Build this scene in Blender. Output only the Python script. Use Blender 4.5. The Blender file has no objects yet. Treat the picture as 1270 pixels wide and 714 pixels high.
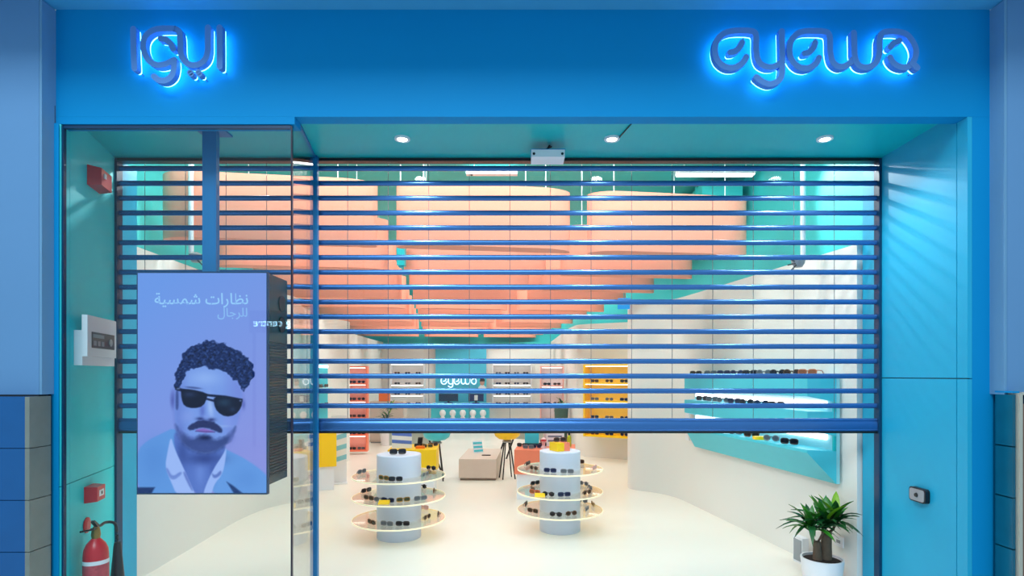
import bpy, math, random
import numpy as np
from mathutils import Vector, Matrix
random.seed(7)
PI = math.pi
sc = bpy.context.scene
C = bpy.context.collection

# ---------------------------------------------------------------- camera
F, VX, VY, EYE = 700.0, 640.0, 465.0, 1.6          # focal length in px, vanishing point, eye height
cam = bpy.data.cameras.new('camera'); cam_o = bpy.data.objects.new('camera', cam); C.objects.link(cam_o)
cam_o.location = (0, 0, EYE); cam_o.rotation_euler = (PI/2, 0, 0)
cam.sensor_width = 36; cam.lens = F/1270*36
cam.shift_x = -(VX-635)/1270; cam.shift_y = (VY-357)/1270
cam.clip_start = .05
sc.camera = cam_o
sc.view_settings.view_transform = 'Standard'; sc.view_settings.look = 'None'
sc.view_settings.gamma = 1; sc.view_settings.use_curve_mapping = False
sc.view_settings.exposure = 0.0
try:
    sc.cycles.transparent_max_bounces = 24; sc.cycles.max_bounces = 10; sc.cycles.diffuse_bounces = 5
    sc.cycles.sample_clamp_indirect = 6
except Exception: pass

# ---------------------------------------------------------------- world and large lights
w = bpy.data.worlds.new('mall_ambient'); sc.world = w; w.use_nodes = True
w.node_tree.nodes['Background'].inputs[0].default_value = (.55, .82, 1.0, 1)
w.node_tree.nodes['Background'].inputs[1].default_value = .72

def area_light(name, loc, aim, sx, sy, power, col):
    l = bpy.data.lights.new(name, 'AREA'); l.shape = 'RECTANGLE'; l.size = sx; l.size_y = sy; l.energy = power; l.color = col
    o = bpy.data.objects.new(name, l); C.objects.link(o); o.location = loc
    o.rotation_euler = (Vector(aim)-Vector(loc)).to_track_quat('-Z', 'Y').to_euler(); return o
def spot_light(name, loc, aim, power, col, ang, blend=.5, rad=.03):
    l = bpy.data.lights.new(name, 'SPOT'); l.energy = power; l.color = col; l.spot_size = math.radians(ang); l.spot_blend = blend; l.shadow_soft_size = rad
    o = bpy.data.objects.new(name, l); C.objects.link(o); o.location = loc
    o.rotation_euler = (Vector(aim)-Vector(loc)).to_track_quat('-Z', 'Y').to_euler(); return o
area_light('mall_ceiling_light', (-1.6, -2.9, 7.7), (-.2, 3.3, 2.2), 5, 2.6, 520, (.80, .93, 1.0))
# shop ceiling light lines, one between every second pair of baffle rows, and one over the entrance
area_light('shop_light_line', (-.25, 4.36, 3.82), (-.25, 6.1, 1.9), 5.2, .2, 92, (1, .985, .965))
for yy in (6.4, 8.7, 11.0, 13.4, 15.8):
    area_light('shop_light_line', (-.6, yy, 3.93), (-.6, yy+.35, 0), 4.6, .5, 62 if yy < 8 else 90, (1, .985, .965))
spot_light('shop_spot', (2.15, 5.65, 3.78), (2.66, 3.55, 2.25), 165, (.9, .97, 1), 62, .4, .035)
spot_light('shop_spot', (-2.5, 5.45, 3.78), (-2.8, 3.6, 2.2), 150, (.9, .97, 1), 66, .4, .035)

# ---------------------------------------------------------------- materials
def lin(c):
    return tuple(((v/255)/12.92 if v/255 <= .04045 else ((v/255+.055)/1.055)**2.4) for v in c[:3])
MATS = {}
def mat(name, rgb, rough=.5, metal=0, var=.05, scale=6, bump=0, emit=0, spec=.5):
    if name in MATS: return MATS[name]
    m = bpy.data.materials.new(name); m.use_nodes = True; n = m.node_tree.nodes; L = m.node_tree.links
    b = n['Principled BSDF']; c = lin(rgb)
    b.inputs['Roughness'].default_value = rough; b.inputs['Metallic'].default_value = metal
    b.inputs['Specular IOR Level'].default_value = spec
    tc = n.new('ShaderNodeTexCoord'); nz = n.new('ShaderNodeTexNoise'); nz.inputs['Scale'].default_value = scale; nz.inputs['Detail'].default_value = 4
    L.new(tc.outputs['Object'], nz.inputs['Vector'])
    mx = n.new('ShaderNodeMix'); mx.data_type = 'RGBA'
    mx.inputs[6].default_value = (*[v*(1-var) for v in c], 1); mx.inputs[7].default_value = (*[min(1, v*(1+var)) for v in c], 1)
    L.new(nz.outputs['Fac'], mx.inputs[0]); L.new(mx.outputs[2], b.inputs['Base Color'])
    if bump:
        bp = n.new('ShaderNodeBump'); bp.inputs['Strength'].default_value = bump; bp.inputs['Distance'].default_value = .01
        L.new(nz.outputs['Fac'], bp.inputs['Height']); L.new(bp.outputs['Normal'], b.inputs['Normal'])
    if emit:
        b.inputs['Emission Color'].default_value = (*c, 1); b.inputs['Emission Strength'].default_value = emit
    MATS[name] = m; return m
def emis(name, rgb, s):
    if name in MATS: return MATS[name]
    m = bpy.data.materials.new(name); m.use_nodes = True; n = m.node_tree.nodes; n.clear()
    e = n.new('ShaderNodeEmission'); e.inputs[0].default_value = (*lin(rgb), 1); e.inputs[1].default_value = s
    o = n.new('ShaderNodeOutputMaterial'); m.node_tree.links.new(e.outputs[0], o.inputs[0]); MATS[name] = m; return m
def glass(name, tint, rough=.0, f0=.04, diffuse=0, dcol=(255, 255, 255)):
    """thin clear sheet: straight-through transparency with Schlick reflection on each face"""
    m = bpy.data.materials.new(name); m.use_nodes = True; n = m.node_tree.nodes; L = m.node_tree.links; n.clear()
    t = n.new('ShaderNodeBsdfTransparent'); t.inputs[0].default_value = (*lin(tint), 1)
    g = n.new('ShaderNodeBsdfGlossy'); g.inputs['Roughness'].default_value = rough
    lw = n.new('ShaderNodeLayerWeight'); lw.inputs[0].default_value = .5
    p = n.new('ShaderNodeMath'); p.operation = 'POWER'; p.inputs[1].default_value = 5
    a = n.new('ShaderNodeMath'); a.operation = 'MULTIPLY_ADD'; a.inputs[1].default_value = 1-f0; a.inputs[2].default_value = f0
    L.new(lw.outputs['Facing'], p.inputs[0]); L.new(p.outputs[0], a.inputs[0])
    base = t.outputs[0]
    if diffuse:
        d = n.new('ShaderNodeBsdfDiffuse'); d.inputs[0].default_value = (*lin(dcol), 1)
        m2 = n.new('ShaderNodeMixShader'); m2.inputs[0].default_value = diffuse
        L.new(base, m2.inputs[1]); L.new(d.outputs[0], m2.inputs[2]); base = m2.outputs[0]
    mx = n.new('ShaderNodeMixShader'); o = n.new('ShaderNodeOutputMaterial')
    L.new(a.outputs[0], mx.inputs[0]); L.new(base, mx.inputs[1]); L.new(g.outputs[0], mx.inputs[2]); L.new(mx.outputs[0], o.inputs[0])
    MATS[name] = m; return m

M_FASCIA = mat('fascia_blue_paint', (0, 138, 198), .6, var=.03, scale=2, spec=.15)
M_TEAL = mat('soffit_teal_paint', (0, 184, 190), .35, var=.04, scale=2, spec=.3)
M_JAMB = mat('jamb_cyan_paint', (20, 165, 205), .5, var=.03, scale=2)
M_LJAMB = mat('jamb_teal_paint', (34, 216, 222), .5, var=.03, scale=2)
M_PIER = mat('pier_lavender_plaster', (94, 140, 184), .7, var=.03, scale=3, bump=.05)
M_PIERSIDE = mat('pier_return_plaster', (104, 150, 185), .7, var=.05, scale=4)
M_TILEBLUE = mat('pier_blue_tile', (0, 84, 145), .25, var=.08, scale=9)
M_TILETAN = mat('pier_tan_stone', (125, 130, 122), .35, var=.12, scale=14)
M_SLATE = mat('pier_slate_tile', (45, 62, 88), .25, var=.1, scale=9)
M_DARK = mat('black_metal', (14, 20, 30), .4)
M_BLACK = mat('black_plastic', (16, 16, 20), .35)
M_FRAME = mat('navy_frame', (0, 55, 90), .4)
M_POST = mat('blue_post_paint', (0, 112, 170), .4)
M_SLAT = mat('blue_aluminium', (66, 116, 178), .27, .7, var=.05, scale=3)
M_WHITE = mat('white_wall_paint', (232, 230, 224), .6, var=.02, scale=1.5)
M_FLOOR = mat('cream_resin_floor', (240, 234, 222), .28, var=.025, scale=1.3)
M_MALL = mat('mall_stone_floor', (205, 212, 214), .3, var=.06, scale=3)
M_TEALW = mat('plenum_teal_paint', (48, 190, 190), .6, var=.05, scale=2)
M_CORAL = mat('coral_felt', (250, 158, 132), .8, var=.03, scale=12)
M_CORALP = mat('coral_lacquer', (250, 132, 98), .45, var=.03)
M_YEL = mat('yellow_lacquer', (255, 205, 8), .45, var=.03)
M_CYAN = mat('cyan_lacquer', (64, 200, 218), .4, var=.03)
M_BEIGE = mat('beige_laminate', (205, 190, 178), .5, var=.05, scale=9)
M_PLINTH = mat('pale_blue_plinth', (205, 214, 232), .5, var=.02)
M_WPL = mat('white_plastic', (235, 236, 240), .4, var=.02)
M_GREY = mat('grey_plastic', (150, 155, 160), .5)
M_RED = mat('red_enamel', (205, 22, 38), .3, var=.05)
M_DKGREEN = mat('dark_green_gloss', (0, 52, 58), .25)
M_LETTER = mat('sign_steel', (96, 146, 212), .45, .2)
M_HALO = emis('sign_halo', (95, 190, 255), 9.5)
M_LAMP = emis('lamp_disc', (255, 250, 245), 25)
M_STRIP = emis('light_strip', (255, 245, 248), 5)
M_CLEAR = glass('polycarbonate', (250, 252, 252), .02, .025)
M_GLASS = glass('storefront_glass', (252, 254, 254), .0, .022)
M_GLEDGE = mat('glass_edge', (30, 20, 45), .3)
M_ACRYL = glass('acrylic', (255, 252, 245), .03, .014, .12, (255, 250, 240))
M_RIM = mat('acrylic_edge', (255, 240, 205), .3, emit=.25)  # light caught in the disc edges is put in as faint emission
M_LENS = mat('dark_lens', (20, 18, 32), .1)
M_LEAF = [mat('leaf_dark', (20, 78, 34), .35, var=.3, scale=20), mat('leaf_mid', (45, 120, 30), .35, var=.3, scale=20), mat('leaf_lime', (120, 170, 30), .35, var=.25, scale=20)]
M_BARK = mat('bark', (105, 88, 72), .9, var=.3, scale=30, bump=.5)
M_SOIL = mat('soil', (40, 28, 22), .95, var=.3, scale=40)
M_BRASS = mat('brass', (150, 120, 60), .35, .8)

# ---------------------------------------------------------------- mesh helpers
class MB:
    def __init__(s): s.v = []; s.f = []
    def add(s, v, f):
        n = len(s.v); s.v += [tuple(p) for p in v]; s.f += [tuple(i+n for i in q) for q in f]; return s
    def box(s, x0, x1, y0, y1, z0, z1):
        v = [(x, y, z) for z in (z0, z1) for y in (y0, y1) for x in (x0, x1)]
        return s.add(v, [(0, 2, 3, 1), (4, 5, 7, 6), (0, 1, 5, 4), (2, 6, 7, 3), (0, 4, 6, 2), (1, 3, 7, 5)])
    def loft(s, rings, cap=True, closed=True):
        n = len(rings[0]); v = [p for r in rings for p in r]; f = []
        for k in range(len(rings)-1):
            for i in range(n if closed else n-1):
                j = (i+1) % n; f.append((k*n+i, k*n+j, (k+1)*n+j, (k+1)*n+i))
        if cap: f.append(tuple(range(n-1, -1, -1))); f.append(tuple((len(rings)-1)*n+i for i in range(n)))
        return s.add(v, f)
    def lathe(s, prof, cx=0, cy=0, n=24, cap=True):
        return s.loft([[(cx+r*math.cos(2*PI*i/n), cy+r*math.sin(2*PI*i/n), z) for i in range(n)] for r, z in prof], cap)
    def tube(s, pts, r, n=6, closed=False):
        pts = [Vector(p) for p in pts]; rs = r if isinstance(r, (list, tuple)) else [r]*len(pts); rings = []
        m = len(pts)
        for i, p in enumerate(pts):
            a = pts[(i-1) % m] if closed or i > 0 else p; b = pts[(i+1) % m] if closed or i < m-1 else p
            t = (b-a).normalized(); u = t.cross(Vector((0, 0, 1)))
            if u.length < .05: u = t.cross(Vector((0, 1, 0)))
            u.normalize(); q = t.cross(u)
            rings.append([tuple(p+(u*math.cos(2*PI*k/n)+q*math.sin(2*PI*k/n))*rs[i]) for k in range(n)])
        if closed: rings.append(rings[0]); return s.loft(rings, False)
        return s.loft(rings)
    def prism_y(s, poly, y0, y1):            # polygon in (x,z), extruded along y
        return s.loft([[(x, y0, z) for x, z in poly], [(x, y1, z) for x, z in poly]])
    def prism_x(s, poly, x0, x1):            # polygon in (y,z), extruded along x
        return s.loft([[(x0, y, z) for y, z in poly], [(x1, y, z) for y, z in poly]])
    def frustum(s, x0, x1, z0, z1, ya, X0, X1, Z0, Z1, yb):
        return s.loft([[(x0, ya, z0), (x1, ya, z0), (x1, ya, z1), (x0, ya, z1)], [(X0, yb, Z0), (X1, yb, Z0), (X1, yb, Z1), (X0, yb, Z1)]])
    def mesh(s, name, m, smooth=False):
        me = bpy.data.meshes.new(name); me.from_pydata(s.v, [], s.f)
        import bmesh
        bm = bmesh.new(); bm.from_mesh(me); bmesh.ops.recalc_face_normals(bm, faces=bm.faces); bm.to_mesh(me); bm.free()
        if smooth:
            me.polygons.foreach_set('use_smooth', [True]*len(me.polygons))
            try: me.set_sharp_from_angle(angle=math.radians(38))
            except Exception: pass
        if m: me.materials.append(m)
        return me
    def build(s, name, m, parent=None, smooth=False, loc=None):
        return link(name, s.mesh(name, m, smooth), parent, loc)
def link(name, me, parent=None, loc=None, rot=None):
    o = bpy.data.objects.new(name, me); C.objects.link(o)
    if parent is not None: o.parent = parent
    if loc is not None: o.location = loc
    if rot is not None: o.rotation_euler = rot
    return o
def tag(o, label=None, cat=None, group=None, kind=None):
    if label: o['label'] = label
    if cat: o['category'] = cat
    if group: o['group'] = group
    if kind: o['kind'] = kind
    return o
def thing(name, label, cat, loc=(0, 0, 0), rz=0, group=None):
    o = bpy.data.objects.new(name, None); C.objects.link(o); o.empty_display_size = .1
    o.location = loc; o.rotation_euler = (0, 0, rz); return tag(o, label, cat, group)
def struct(name, mb, m, label=None, smooth=False):
    return tag(mb.build(name, m, None, smooth), label, None, None, 'structure')
def P(x, y, d): return Vector(((x-VX)*d/F, d, EYE+(VY-y)*d/F))
def on_plane(x, y, z):
    d = (EYE-z)*F/(y-VY); return Vector(((x-VX)*d/F, d, z))
def smooth_line(pts, n=6):
    pts = [np.array(p, float) for p in pts]; out = []
    for i in range(len(pts)-1):
        p0 = pts[max(i-1, 0)]; p1 = pts[i]; p2 = pts[i+1]; p3 = pts[min(i+2, len(pts)-1)]
        for k in range(n):
            t = k/n; out.append(.5*((2*p1)+(-p0+p2)*t+(2*p0-5*p1+4*p2-p3)*t*t+(-p0+3*p1-3*p2+p3)*t**3))
    out.append(pts[-1]); return [tuple(p) for p in out]

# ---------------------------------------------------------------- the setting: outside
D0, D1, D2 = 3.20, 3.30, 4.10                  # pier face, fascia plane, shutter plane
XL, XR = -2.69, 2.77                            # facade ends at the fascia plane
JL, JR = -2.90, 2.636                           # shutter guides
ZF0, ZF1, ZS = 3.11, 3.73, 3.17
struct('floor_mall', MB().box(-8, 8, -8, D2-.02, -.1, 0), M_MALL)
struct('floor', MB().box(-4.6, 3.4, D2-.02, 17.4, -.1, 0), M_FLOOR)
struct('wall_fascia', MB().box(XL, XR, D1, D1+.095, ZF0, ZF1+.4), M_FASCIA, 'blue fascia panel above the shop opening')
struct('trim_1', MB().box(XL, -1.295, D1, D1+.095, 3.067, ZF0-.0005), M_FASCIA, 'blue header strip over the glass pane')
struct('ceiling_soffit', MB().box(-3.2, 3.0, D1+.0955, D2+.06, ZS, ZS+.12), M_TEAL, 'teal soffit over the entrance')
struct('wall_bulkhead', MB().box(-4.5, 4.5, 2.6, D1-.001, ZF1+.005, ZF1+1.2), mat('bulkhead_paint', (70, 165, 210), .6), 'pale blue bulkhead above the fascia')
# right reveal, built from separate wall panels
rj = struct('wall_reveal_right', MB().box(JR+.03, JR+.1, D1+.02, D2+.2, 0, ZS), M_DARK)
for (y0, y1) in ((D1, 3.378), (3.384, D2+.2)):
    for (z0, z1) in ((0, 1.577), (1.583, ZS if y0 > 3.38 else ZF0-.001)):
        MB().box(JR+.004, JR+.03, y0, y1, z0, z1).build('panel', M_JAMB, rj)
struct('wall_pilaster_right', MB().box(JR+.031, XR+.02, D1-.0, D1+.019, 0, ZF0-.0005), M_FASCIA, 'blue pilaster strip beside the opening')
struct('wall_pilaster_core', MB().box(JR+.1005, XR+.1, D1+.02, D2+.2, 0, ZF0-.0005), M_FASCIA)
# left reveal, slightly splayed
LA, LB = Vector((-2.66, D1, 0)), Vector((-2.905, D2+.001, 0))
le = (LB-LA).normalized(); ln = Vector((le.y, -le.x, 0)); LROT = math.atan2(le.y, le.x)
def LJ(x, y, off=0):
    k = (x-VX)/F; s = (LB.x-LA.x)/(LB.y-LA.y)
    d = (LA.x-s*LA.y+off)/(k-s); return P(x, y, d)
lj = thing('wall_reveal_left', None, None, LA, LROT); lj['kind'] = 'structure'
LL = (LB-LA).length
MB().box(0, LL, .03, .1, 0, ZS).build('backing', M_DARK, lj)
for (x0, x1) in ((.001, .11), (.1135, LL)):
    for (z0, z1) in ((0, .945), (.95, ZS if x0 > .1 else 3.066)):
        MB().box(x0, x1, 0, .03, z0, z1).build('panel', M_LJAMB, lj)
struct('trim_2', MB().box(-2.93, -2.902, D2, D2+.22, 0, ZS), M_JAMB, 'cyan inner jamb beside the shutter')
struct('wall_edge_left', MB().box(-2.80, -2.663, D1-.014, D1-.0105, 0, 3.0665), M_FASCIA, 'blue edge strip beside the glass pane')

def pier(name, x0, x1, side):
    root = thing(name, None, None, (0, 0, 0)); root['kind'] = 'structure'
    MB().box(x0, x1, D0, D1-.035, 1.49, 5.2).build('upper_face', M_PIER, root)
    MB().box(x0, x1, D0, D1-.035, 0, 1.489).build('core', M_DARK, root)
    return root
pl = pier('wall_pier_left', -5.0, -2.705, -1)
MB().box(-2.7049, -2.69, D0+.002, D1+.05, 1.49, 3.73).build('return_face', M_PIERSIDE, pl)
pr = pier('wall_pier_right', 2.785, 5.0, 1)
MB().box(2.7695, 2.7849, D0+.002, D1+.05, 1.49, 3.73).build('return_face', M_PIERSIDE, pr)
zc = 1.48
for k in range(6):
    z1 = zc-.287*k; z0 = max(0, z1-.283)
    if z1 <= .01: break
    for (x0, x1) in ((-3.35, -2.715), (-4.0, -3.354)):
        MB().box(x0, x1, D0-.08, D0-.001, z0, z1).build('tile', M_TILEBLUE, pl)
    MB().box(-2.7149, -2.69, D0-.08, D1-.036, z0, z1).build('tile', M_TILETAN, pl)
    z1 = zc+.01-.287*k
    MB().box(2.83, 3.45, D0-.06, D0-.001, z0, z1).build('tile', M_SLATE, pr)
    MB().box(2.772, 2.788, D0-.05, D1-.036, z0, z1).build('tile', mat('pier_teal_tile', (10, 92, 118), .2, var=.2, scale=8), pr)
MB().box(2.789, 2.806, D0-.075, D0-.001, 0, 1.50).build('corner_trim', mat('cream_metal', (190, 185, 170), .3, .3), pr)
MB().box(2.8065, 2.829, D0-.07, D0-.001, 0, 1.44).build('frame_strip', mat('copper_trim', (120, 85, 70), .3, .3, var=.2), pr)
MB().box(2.807, 3.45, D0-.072, D0-.001, 1.4905, 1.505).build('cap_trim', mat('pale_metal', (200, 190, 180), .3, .4), pr)
MB().box(2.768, 2.806, D0-.055, D1-.036, 1.5005, 1.51).build('cap_trim', M_FASCIA, pr)

# ---------------------------------------------------------------- the setting: shop shell
def ribbon(pts, z0, z1, t, n=6):
    p = smooth_line(pts, n); a = np.array(p); tg = np.gradient(a, axis=0); tg /= np.linalg.norm(tg, axis=1)[:, None]
    nn = np.stack([tg[:, 1], -tg[:, 0]], 1)*t; b = a+nn
    m = MB(); m.loft([[(q[0], q[1], z0), (r[0], r[1], z0), (r[0], r[1], z1), (q[0], q[1], z1)] for q, r in zip(a, b)])
    return m
RW = [(2.60, D2+.205), (2.49, 5.0), (2.35, 5.9), (2.19, 6.9), (2.10, 7.35), (1.93, 7.65), (1.68, 7.85), (1.60, 8.02), (1.68, 8.22), (2.2, 8.7), (2.62, 9.3), (2.7, 9.9), (2.4, 10.5), (1.85, 10.8), (1.30, 11.15), (1.17, 11.6), (1.12, 12.6), (1.08, 15), (1.05, 17.05)]
LW = [(-2.95, D2+.205), (-3.0, 5.2), (-3.06, 6.2), (-3.0, 6.75), (-2.86, 7.05), (-2.83, 7.3), (-2.95, 7.7), (-3.15, 8.4), (-3.22, 9.2), (-3.2, 10.1), (-3.12, 10.5), (-3.2, 10.75), (-3.6, 11.1), (-3.85, 11.8), (-3.9, 13), (-4.0, 15), (-4.05, 17.05)]
ZW, ZC = 2.60, 4.0
struct('wall_right', ribbon(RW, 0, ZW, .12), M_WHITE, 'curving white shop wall', True)
struct('wall_left', ribbon(LW, 0, ZW, -.12), M_WHITE, 'curving white shop wall', True)
struct('wall_back', MB().box(-4.2, 1.2, 17.06, 17.2, 0, ZW), M_WHITE)
struct('wall_right_upper', ribbon([(2.74, D2+.12), (2.76, 6), (2.9, 9), (2.9, 11), (1.5, 12.2), (1.35, 17.3)], ZW-.4, ZC, .1), M_TEALW, None, True)
struct('wall_left_upper', ribbon([(-3.2, D2+.12), (-3.3, 6.5), (-3.5, 9), (-3.75, 10.5), (-4.5, 12), (-4.7, 17.3)], ZW-.4, ZC, -.1), M_TEALW, None, True)
struct('wall_back_upper', MB().box(-4.9, 1.6, 17.21, 17.3, ZW-.5, ZC), M_TEALW)
struct('wall_front_upper', MB().box(-3.3, 2.85, D2+.061, D2+.12, ZS+.005, ZC), M_TEALW)
struct('ceiling', MB().box(-5.0, 3.4, D2+.03, 17.4, ZC, ZC+.1), M_TEALW)
struct('baseboard_back', MB().box(-4.0, 1.05, 17.0, 17.058, 2.52, 2.6), M_TEALW)

# ---------------------------------------------------------------- roller shutter
sh = thing('roller_shutter', 'half-lowered roller shutter of blue bars and clear panes', 'shutter', (0, D2, 0))
def zy(y, d=D2): return EYE+(VY-y)*d/F
SX0, SX1 = JL+.022, JR-.018
prof = [(-.013*math.cos(a), .0190*math.sin(a)) for a in [2*PI*i/14 for i in range(14)]]
slat_z = [zy(208.9+18.38*k) for k in range(17)]
slat_me = MB().prism_x(prof, SX0, SX1).mesh('slat', M_SLAT, True)
for z in slat_z: link('slat', slat_me, sh, (0, 0, z))
zb1, zb0 = zy(518.5), zy(534)
bm_ = MB().prism_x([(-.014, zb0), (.014, zb0), (.014, zb1), (-.008, zb1), (-.016, zb1-.012), (-.010, zb1-.022), (-.017, zb1-.036), (-.019, zb0+.03), (-.014, zb0+.012), (-.018, zb0+.006)], SX0, SX1)
bm_.build('bottom_rail', M_SLAT, sh, True)
MB().box(SX0, SX1, -.013, .013, zb0-.017, zb0-.0005).build('rubber_seal', M_BLACK, sh)
for x0, x1 in ((JL, SX0-.001), (SX1+.001, JR+.002)):
    MB().prism_y([(x0, 0), (x1, 0), (x1, zy(198)), (x0, zy(198))], -.03, .03).build('side_guide', M_FRAME, sh)
MB().box(SX0, SX1, -.03, .03, zy(201.3), zy(198)).build('head_bar', M_DARK, sh)
PW = 50.35*D2/F
px0 = (531.7-VX)*D2/F
edges = sorted(e for e in [px0+PW*k for k in range(-12, 15)] if SX0+.05 < e < SX1-.05)
gaph = slat_z[0]-slat_z[1]-.042
pane_me = MB().box(-PW/2+.002, PW/2-.002, -.002, .002, 0, gaph).mesh('pane', M_CLEAR)
count = 0; rest = MB()
rows = [(slat_z[k]-.021-gaph, gaph) for k in range(16)]+[(zb1+.0005, slat_z[16]-.021-zb1-.001)]
for ri, (z0, h) in enumerate(rows):
    for i in range(len(edges)-1):
        xc = (edges[i]+edges[i+1])/2
        if count < 300 and ri < 16:
            link('pane', pane_me, sh, (xc, 0, z0)); count += 1
        else: rest.box(edges[i]+.002, edges[i+1]-.002, -.002, .002, z0, z0+h)
    rest.box(SX0, edges[0]-.002, -.002, .002, z0, z0+h); rest.box(edges[-1]+.002, SX1, -.002, .002, z0, z0+h)
z0, h = slat_z[0]+.021, zy(201.4)-slat_z[0]-.0215
for i in range(len(edges)-1): rest.box(edges[i]+.002, edges[i+1]-.002, -.002, .002, z0, z0+h)
tag(rest.build('pane_remainder', M_CLEAR, sh), kind='stuff')
seam_me = MB().box(-.0018, .0018, .0035, .006, zb1, zy(201.5)).mesh('seam', mat('seam_grey', (95, 105, 115), .5))
for e in edges: link('seam', seam_me, sh, (e, 0, 0))

# ---------------------------------------------------------------- glass display box with the screen
gb = thing('glass_enclosure', 'clear frameless glass enclosure around the advertising screen', 'glass', (0, D1, 0))
GX0, GX1 = -2.652, -1.322
MB().box(GX0, GX1, .012, .024, .004, 3.06).build('pane', M_GLASS, gb)
MB().box(GX0, GX1, .008, .028, 3.046, 3.0665).build('top_channel', M_FRAME, gb)
MB().box(GX1+.0005, GX1+.009, .010, .026, 0, 3.06).build('corner_seal', M_GLEDGE, gb)
MB().box(GX0-.010, GX0-.0005, .006, .03, 0, 3.06).build('edge_seal', M_FRAME, gb)
r0, r1 = Vector((GX1+.004, .03, 0)), Vector((-1.44, D2-D1-.075, 0))
e = (r1-r0).normalized(); nn = Vector((e.y, -e.x, 0))*.006
MB().loft([[tuple(a+Vector((0, 0, z))) for a in (r0-nn, r0+nn, r1+nn, r1-nn)] for z in (.004, 3.16)]).build('side_pane', M_GLASS, gb)
MB().loft([[tuple(a+Vector((0, 0, z))) for a in (r0-nn*1.6, r0+nn*1.6, r1+nn*1.6, r1-nn*1.6)] for z in (3.1505, 3.168)]).build('side_channel', M_POST, gb)
MB().box(-1.468, -1.42, D2-D1-.072, D2-D1-.034, 0, 3.168).build('rear_post', M_POST, gb)

TD = 3.46
def TX(x): return (x-VX)*TD/F
def TZ(y): return EYE+(VY-y)*TD/F
tx0, tx1, tz0, tz1 = TX(169.5), TX(331.5), TZ(613), TZ(336.5)
tv = thing('advertising_screen', 'tall screen showing a man in sunglasses, hung behind the glass', 'screen', ((tx0+tx1)/2, TD, tz0))
hw, hh = (tx1-tx0)/2, tz1-tz0
MB().box(-hw, hw, 0, .03, 0, hh).build('bezel', M_FRAME, tv)
MB().box(-hw+.03, hw-.012, .0305, .33, .05, hh-.004).build('housing', M_DKGREEN, tv)
ribs = MB()
for k in range(46): ribs.box(hw-.0119, hw-.004, .05, .31, .10+.0185*k, .10+.0185*k+.009)
tag(ribs.build('vent_rib', mat('vent_black', (4, 34, 40), .35), tv), kind='stuff')
for zz in (1.06, 1.2): MB().loft([[(hw-.0119+dx, .24+.05*math.cos(2*PI*i/16), zz+.05*math.sin(2*PI*i/16)) for i in range(16)] for dx in (0, .006)]).build('cable_port', M_BLACK, tv)
pxm = (263.5-VX)*3.62/F-(tx0+tx1)/2
MB().box(pxm-.049, pxm+.040, .13, .17, hh-.003, ZS-tz0-.001).build('hanging_pole', M_POST, tv)
MB().box(pxm-.09, pxm+.09, .06, .24, ZS-tz0-.013, ZS-tz0-.0005).build('ceiling_plate', M_POST, tv)

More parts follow.
